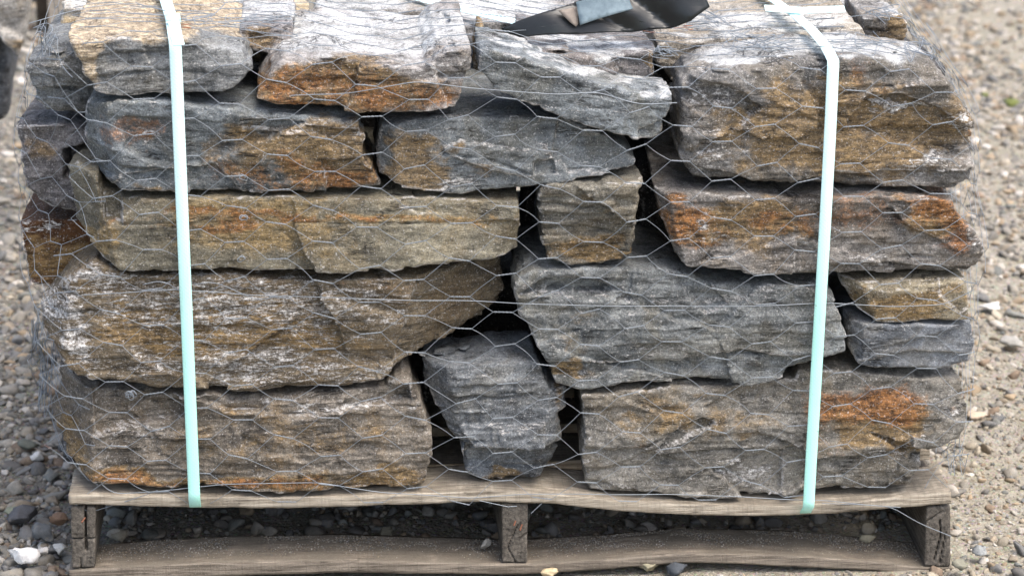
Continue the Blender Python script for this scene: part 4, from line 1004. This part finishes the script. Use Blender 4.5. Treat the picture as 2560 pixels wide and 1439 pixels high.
x, y, rs = scatter(2600, (-.56, .57), (.10, .95), 4, BB); r = np.clip(.004*np.exp(rs.gamma(1.2, .45, len(x))), .003, .018)
gravel('pebbles_under_pallet', x, y, r, VAR1, 'rounded pebbles lying in the dark under the pallet', W_L, 24)
x, y, rs = scatter(1700, (-.62, .66), (-.16, -.006), 5); r = np.clip(.0028*np.exp(rs.gamma(1.2, .40, len(x))), .002, .009)
gravel('front_gravel', x, y, r, VAR1, 'mixed gravel strip in front of the bottom board', W_R, 25)
x, y, rs = scatter(3000, (-.95, -.585), (-.30, 1.3), 12); r = rs.uniform(.004, .0125, len(x))
gravel('broken_stone', x, y, r, VAR1, 'angular broken grey stone lying thick beside the left end of the pallet', W_L, 27)
x, y, rs = scatter(3600, (.35, 1.7), (1.3, 4.4), 13); r = rs.uniform(.006, .017, len(x))
gravel('coarse_gravel', x, y, r, VAR1, 'coarser pale gravel on the ground behind the pallet', W_R, 28)
# sand grains lying on the bottom board
x, y, rs = scatter(9000, (XL+.03, XR-.03), (.012, .081), 6); y = .081-(.081-y)*np.random.default_rng(9).uniform(.3, 1, len(y))
T = on_y([p[0] for p in BOTF], [p[1] for p in BOTF], .002); zb_ = np.interp(x, T[:, 0], T[:, 2])
r = np.random.default_rng(10).uniform(.0006, .0017, len(x)); gravel('grit_on_board', x, y, r, VAR0, 'sand and grit lying on the bottom board of the pallet', W_R, 26, zoff=zb_-.0002)

# single rocks that stand out
def loose_rock(px, py, r, sq, col, label, seed, z=None, group=None, mat=None):
    c = on_z([px], [py], -.004 if z is None else z)[0]; V, F = rock_shape(ICO2, seed)
    rs = np.random.default_rng(seed); V = V*np.array([1, .8, sq])*r; V = V*(1+.10*fbm(V[:, 0]*160, V[:, 1]*160, V[:, 2]*160, seed, 3)[:, None])
    a = rs.uniform(-.5, .5); V = np.stack([V[:, 0]*math.cos(a)-V[:, 1]*math.sin(a), V[:, 0]*math.sin(a)+V[:, 1]*math.cos(a), V[:, 2]], 1)
    V[:, 2] -= V[:, 2].min(); me = mesh_quads('rock', V, F, False)
    at_ = me.color_attributes.new('tint', 'FLOAT_COLOR', 'POINT'); cc = np.tile(np.array(lin(col)), (len(V), 1)).astype(np.float32); at_.data.foreach_set('color', cc.ravel())
    o = link('loose_rock', me, M_PEB); o.location = (c[0], c[1], c[2]-r*.12); tag(o, label, 'rock', group); return o
G = 'single rocks lying around the pallet'
loose_rock(62,1408,.026,.75,(225,222,216),'crumbly white quartz lump at the lower left corner, largest white rock',1,group=G)
loose_rock(112,1385,.010,.8,(214,208,198),'small smooth white pebble right of the white quartz lump',2,group=G)
loose_rock(112,1345,.020,.9,(96,98,98),'rounded dark blue-grey rock above the small white pebble',3,group=G)
loose_rock(150,1378,.014,.6,(176,176,170),'pale grey-green chip against the left stringer',4,group=G)
loose_rock(145,1310,.017,.7,(128,104,84),'brownish rock touching the left stringer at mid height',5,group=G)
loose_rock(60,1300,.026,.7,(84,84,86),'large dark angular rock at the far left beside the pallet',6,group=G)
loose_rock(88,1150,.013,.8,(192,190,184),'light grey lump left of the bottom left stone',7,group=G)
loose_rock(70,1120,.020,.5,(98,100,90),'flat olive-grey rock above the light grey lump on the left',8,group=G)
loose_rock(30,1290,.013,.8,(120,124,108),'greenish grey pebble at the left picture edge',9,group=G)
loose_rock(1375,1440,.014,.6,(196,178,144),'cream oval pebble in front of the bottom board near the centre',10,group=G)
loose_rock(1690,1432,.020,.6,(72,76,80),'dark slate-blue pebble in front of the bottom board right of centre',11,group=G)
loose_rock(1625,1420,.020,.4,(140,134,112),'flat greenish pebble beside the dark slate-blue one',12,group=G)
loose_rock(1650,1404,.013,.8,(140,118,92),'tan-brown pebble leaning on the bottom board behind the flat greenish one',13,group=G)
loose_rock(2400,1418,.014,.8,(118,116,102),'rounded olive pebble just right of the right stringer',14,group=G)
loose_rock(2450,1385,.013,.7,(150,152,150),'light grey pebble to the right of the olive pebble',15,group=G)
loose_rock(1165,1222,.014,.45,(86,86,88),'dark grey stone chip lying on the top board under the tapered stone',16,z=.103,group=G)
loose_rock(1200,1218,.013,.4,(104,105,108),'lighter grey flat chip right beside the dark chip on the top board',17,z=.103,group=G)
loose_rock(1098,1218,.013,.35,(110,102,88),'thin brownish chip at the right end of the bottom left stone',18,z=.103,group=G)
loose_rock(960,1345,.014,.9,(110,106,92),'rounded pebble in the dark under the left half of the pallet',19,group=G)
loose_rock(2170,1355,.013,.7,(150,142,120),'cream pebble in the dark under the right half of the pallet',20,group=G)
loose_rock(1215,1368,.010,1.0,(140,138,132),'small upright grey pebble beside the centre stringer',21,z=.02,group=G)
loose_rock(2530,865,.020,.5,(150,148,142),'flat pale stone on the gravel at the right edge, mid height',22,group=G)
loose_rock(2480,770,.024,.35,(196,194,188),'white flat stone on the gravel right of the long rusty stone',23,group=G)
loose_rock(2440,1040,.018,.4,(176,160,140),'pinkish flat pebble on the gravel right of the rust-patched stone',24,group=G)
N = NT('moss'); N.put(N.b.inputs['Base Color'], N.mix(N.noise(N.coord(), 300, 4, .7), lin((70, 80, 36)), lin((112, 116, 58)))); N.b.inputs['Roughness'].default_value = .95; M_MOSS = N.m
for px, py, r, lb in ((2530,258,.018,'small olive moss tuft on the gravel at the upper right'), (2465,238,.010,'tiny green moss spot left of the olive moss tuft')):
    c = on_z([px], [py], -.006)[0]; V, F = ICO2; V = V*np.array([r, r*1.4, r*.5])*(1+.25*fbm(V[:, 0]*5, V[:, 1]*5, V[:, 2]*5, 9, 3)[:, None])
    o = link('moss_tuft', mesh_quads('moss', V, F), M_MOSS); o.location = c.tolist(); tag(o, lb, 'moss', 'moss spots on the gravel')

# ------------------------------------------------------------------ neighbouring pallet load, far left, out of focus
def far_stone(label, cols, poly, y0, depth, paint=(), cuts=(), **kw):
    _seed[0] += 1; s = _seed[0]; m = rock_material('far_schist_%d' % s, cols[0], cols[1], seed=s*1.1)
    o = build_block('stone', m, poly, y0, depth, s*77, paint=paint, cuts=cuts, h=.007, keep=False, **kw)
    return tag(o, label, 'stone', 'stones of the neighbouring load')
far_stone('pale wedge-shaped stone at the upper left corner, part of the neighbouring load', ((110,106,98),(170,166,158)),
          [(-160,-120),(20,-110),(76,-60),(72,20),(66,80),(48,160),(20,130),(-20,70),(-160,40)], 1.25, .5, paint=[('B',30,40,60,60,.4),('R',30,110,50,20,.7)], cuts=[(-60,30,60,180,1.2)])
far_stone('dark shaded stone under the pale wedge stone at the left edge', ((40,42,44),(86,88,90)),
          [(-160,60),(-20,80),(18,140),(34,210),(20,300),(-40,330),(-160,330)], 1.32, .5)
p2 = tag(empty('pallet'), 'neighbouring pallet end with upright wooden blocks, out of focus at the top left', 'pallet')
b0 = on_z([100], [72], 0)[0]
def bx(name, pxa, pxb, zt_, zb_, y, dy, mat):
    a = on_y([pxa], [60], y)[0][0]; b = on_y([pxb], [60], y)[0][0]; box_mesh(name, (a, y, zb_), (b, y+dy, zt_), mat, p2, (4, 4, 4), amp=.002, seed=int(pxa))
yy = b0[1]
bx('post', 93, 124, .30, 0, yy+.02, .05, wood_material('far_dark_wood', (52, 44, 36), (80, 70, 58)))
bx('post', 124, 160, .34, .0, yy-.05, .1, wood_material('far_pale_wood', (150, 140, 126), (180, 172, 160)))
bx('back_board', 40, 260, .4, 0, yy+.3, .02, wood_material('far_black_wood', (14, 13, 12), (26, 24, 22)))  # near-black board painted as the shade inside the pallet's opening
print('all', round(time.time()-T0, 1))
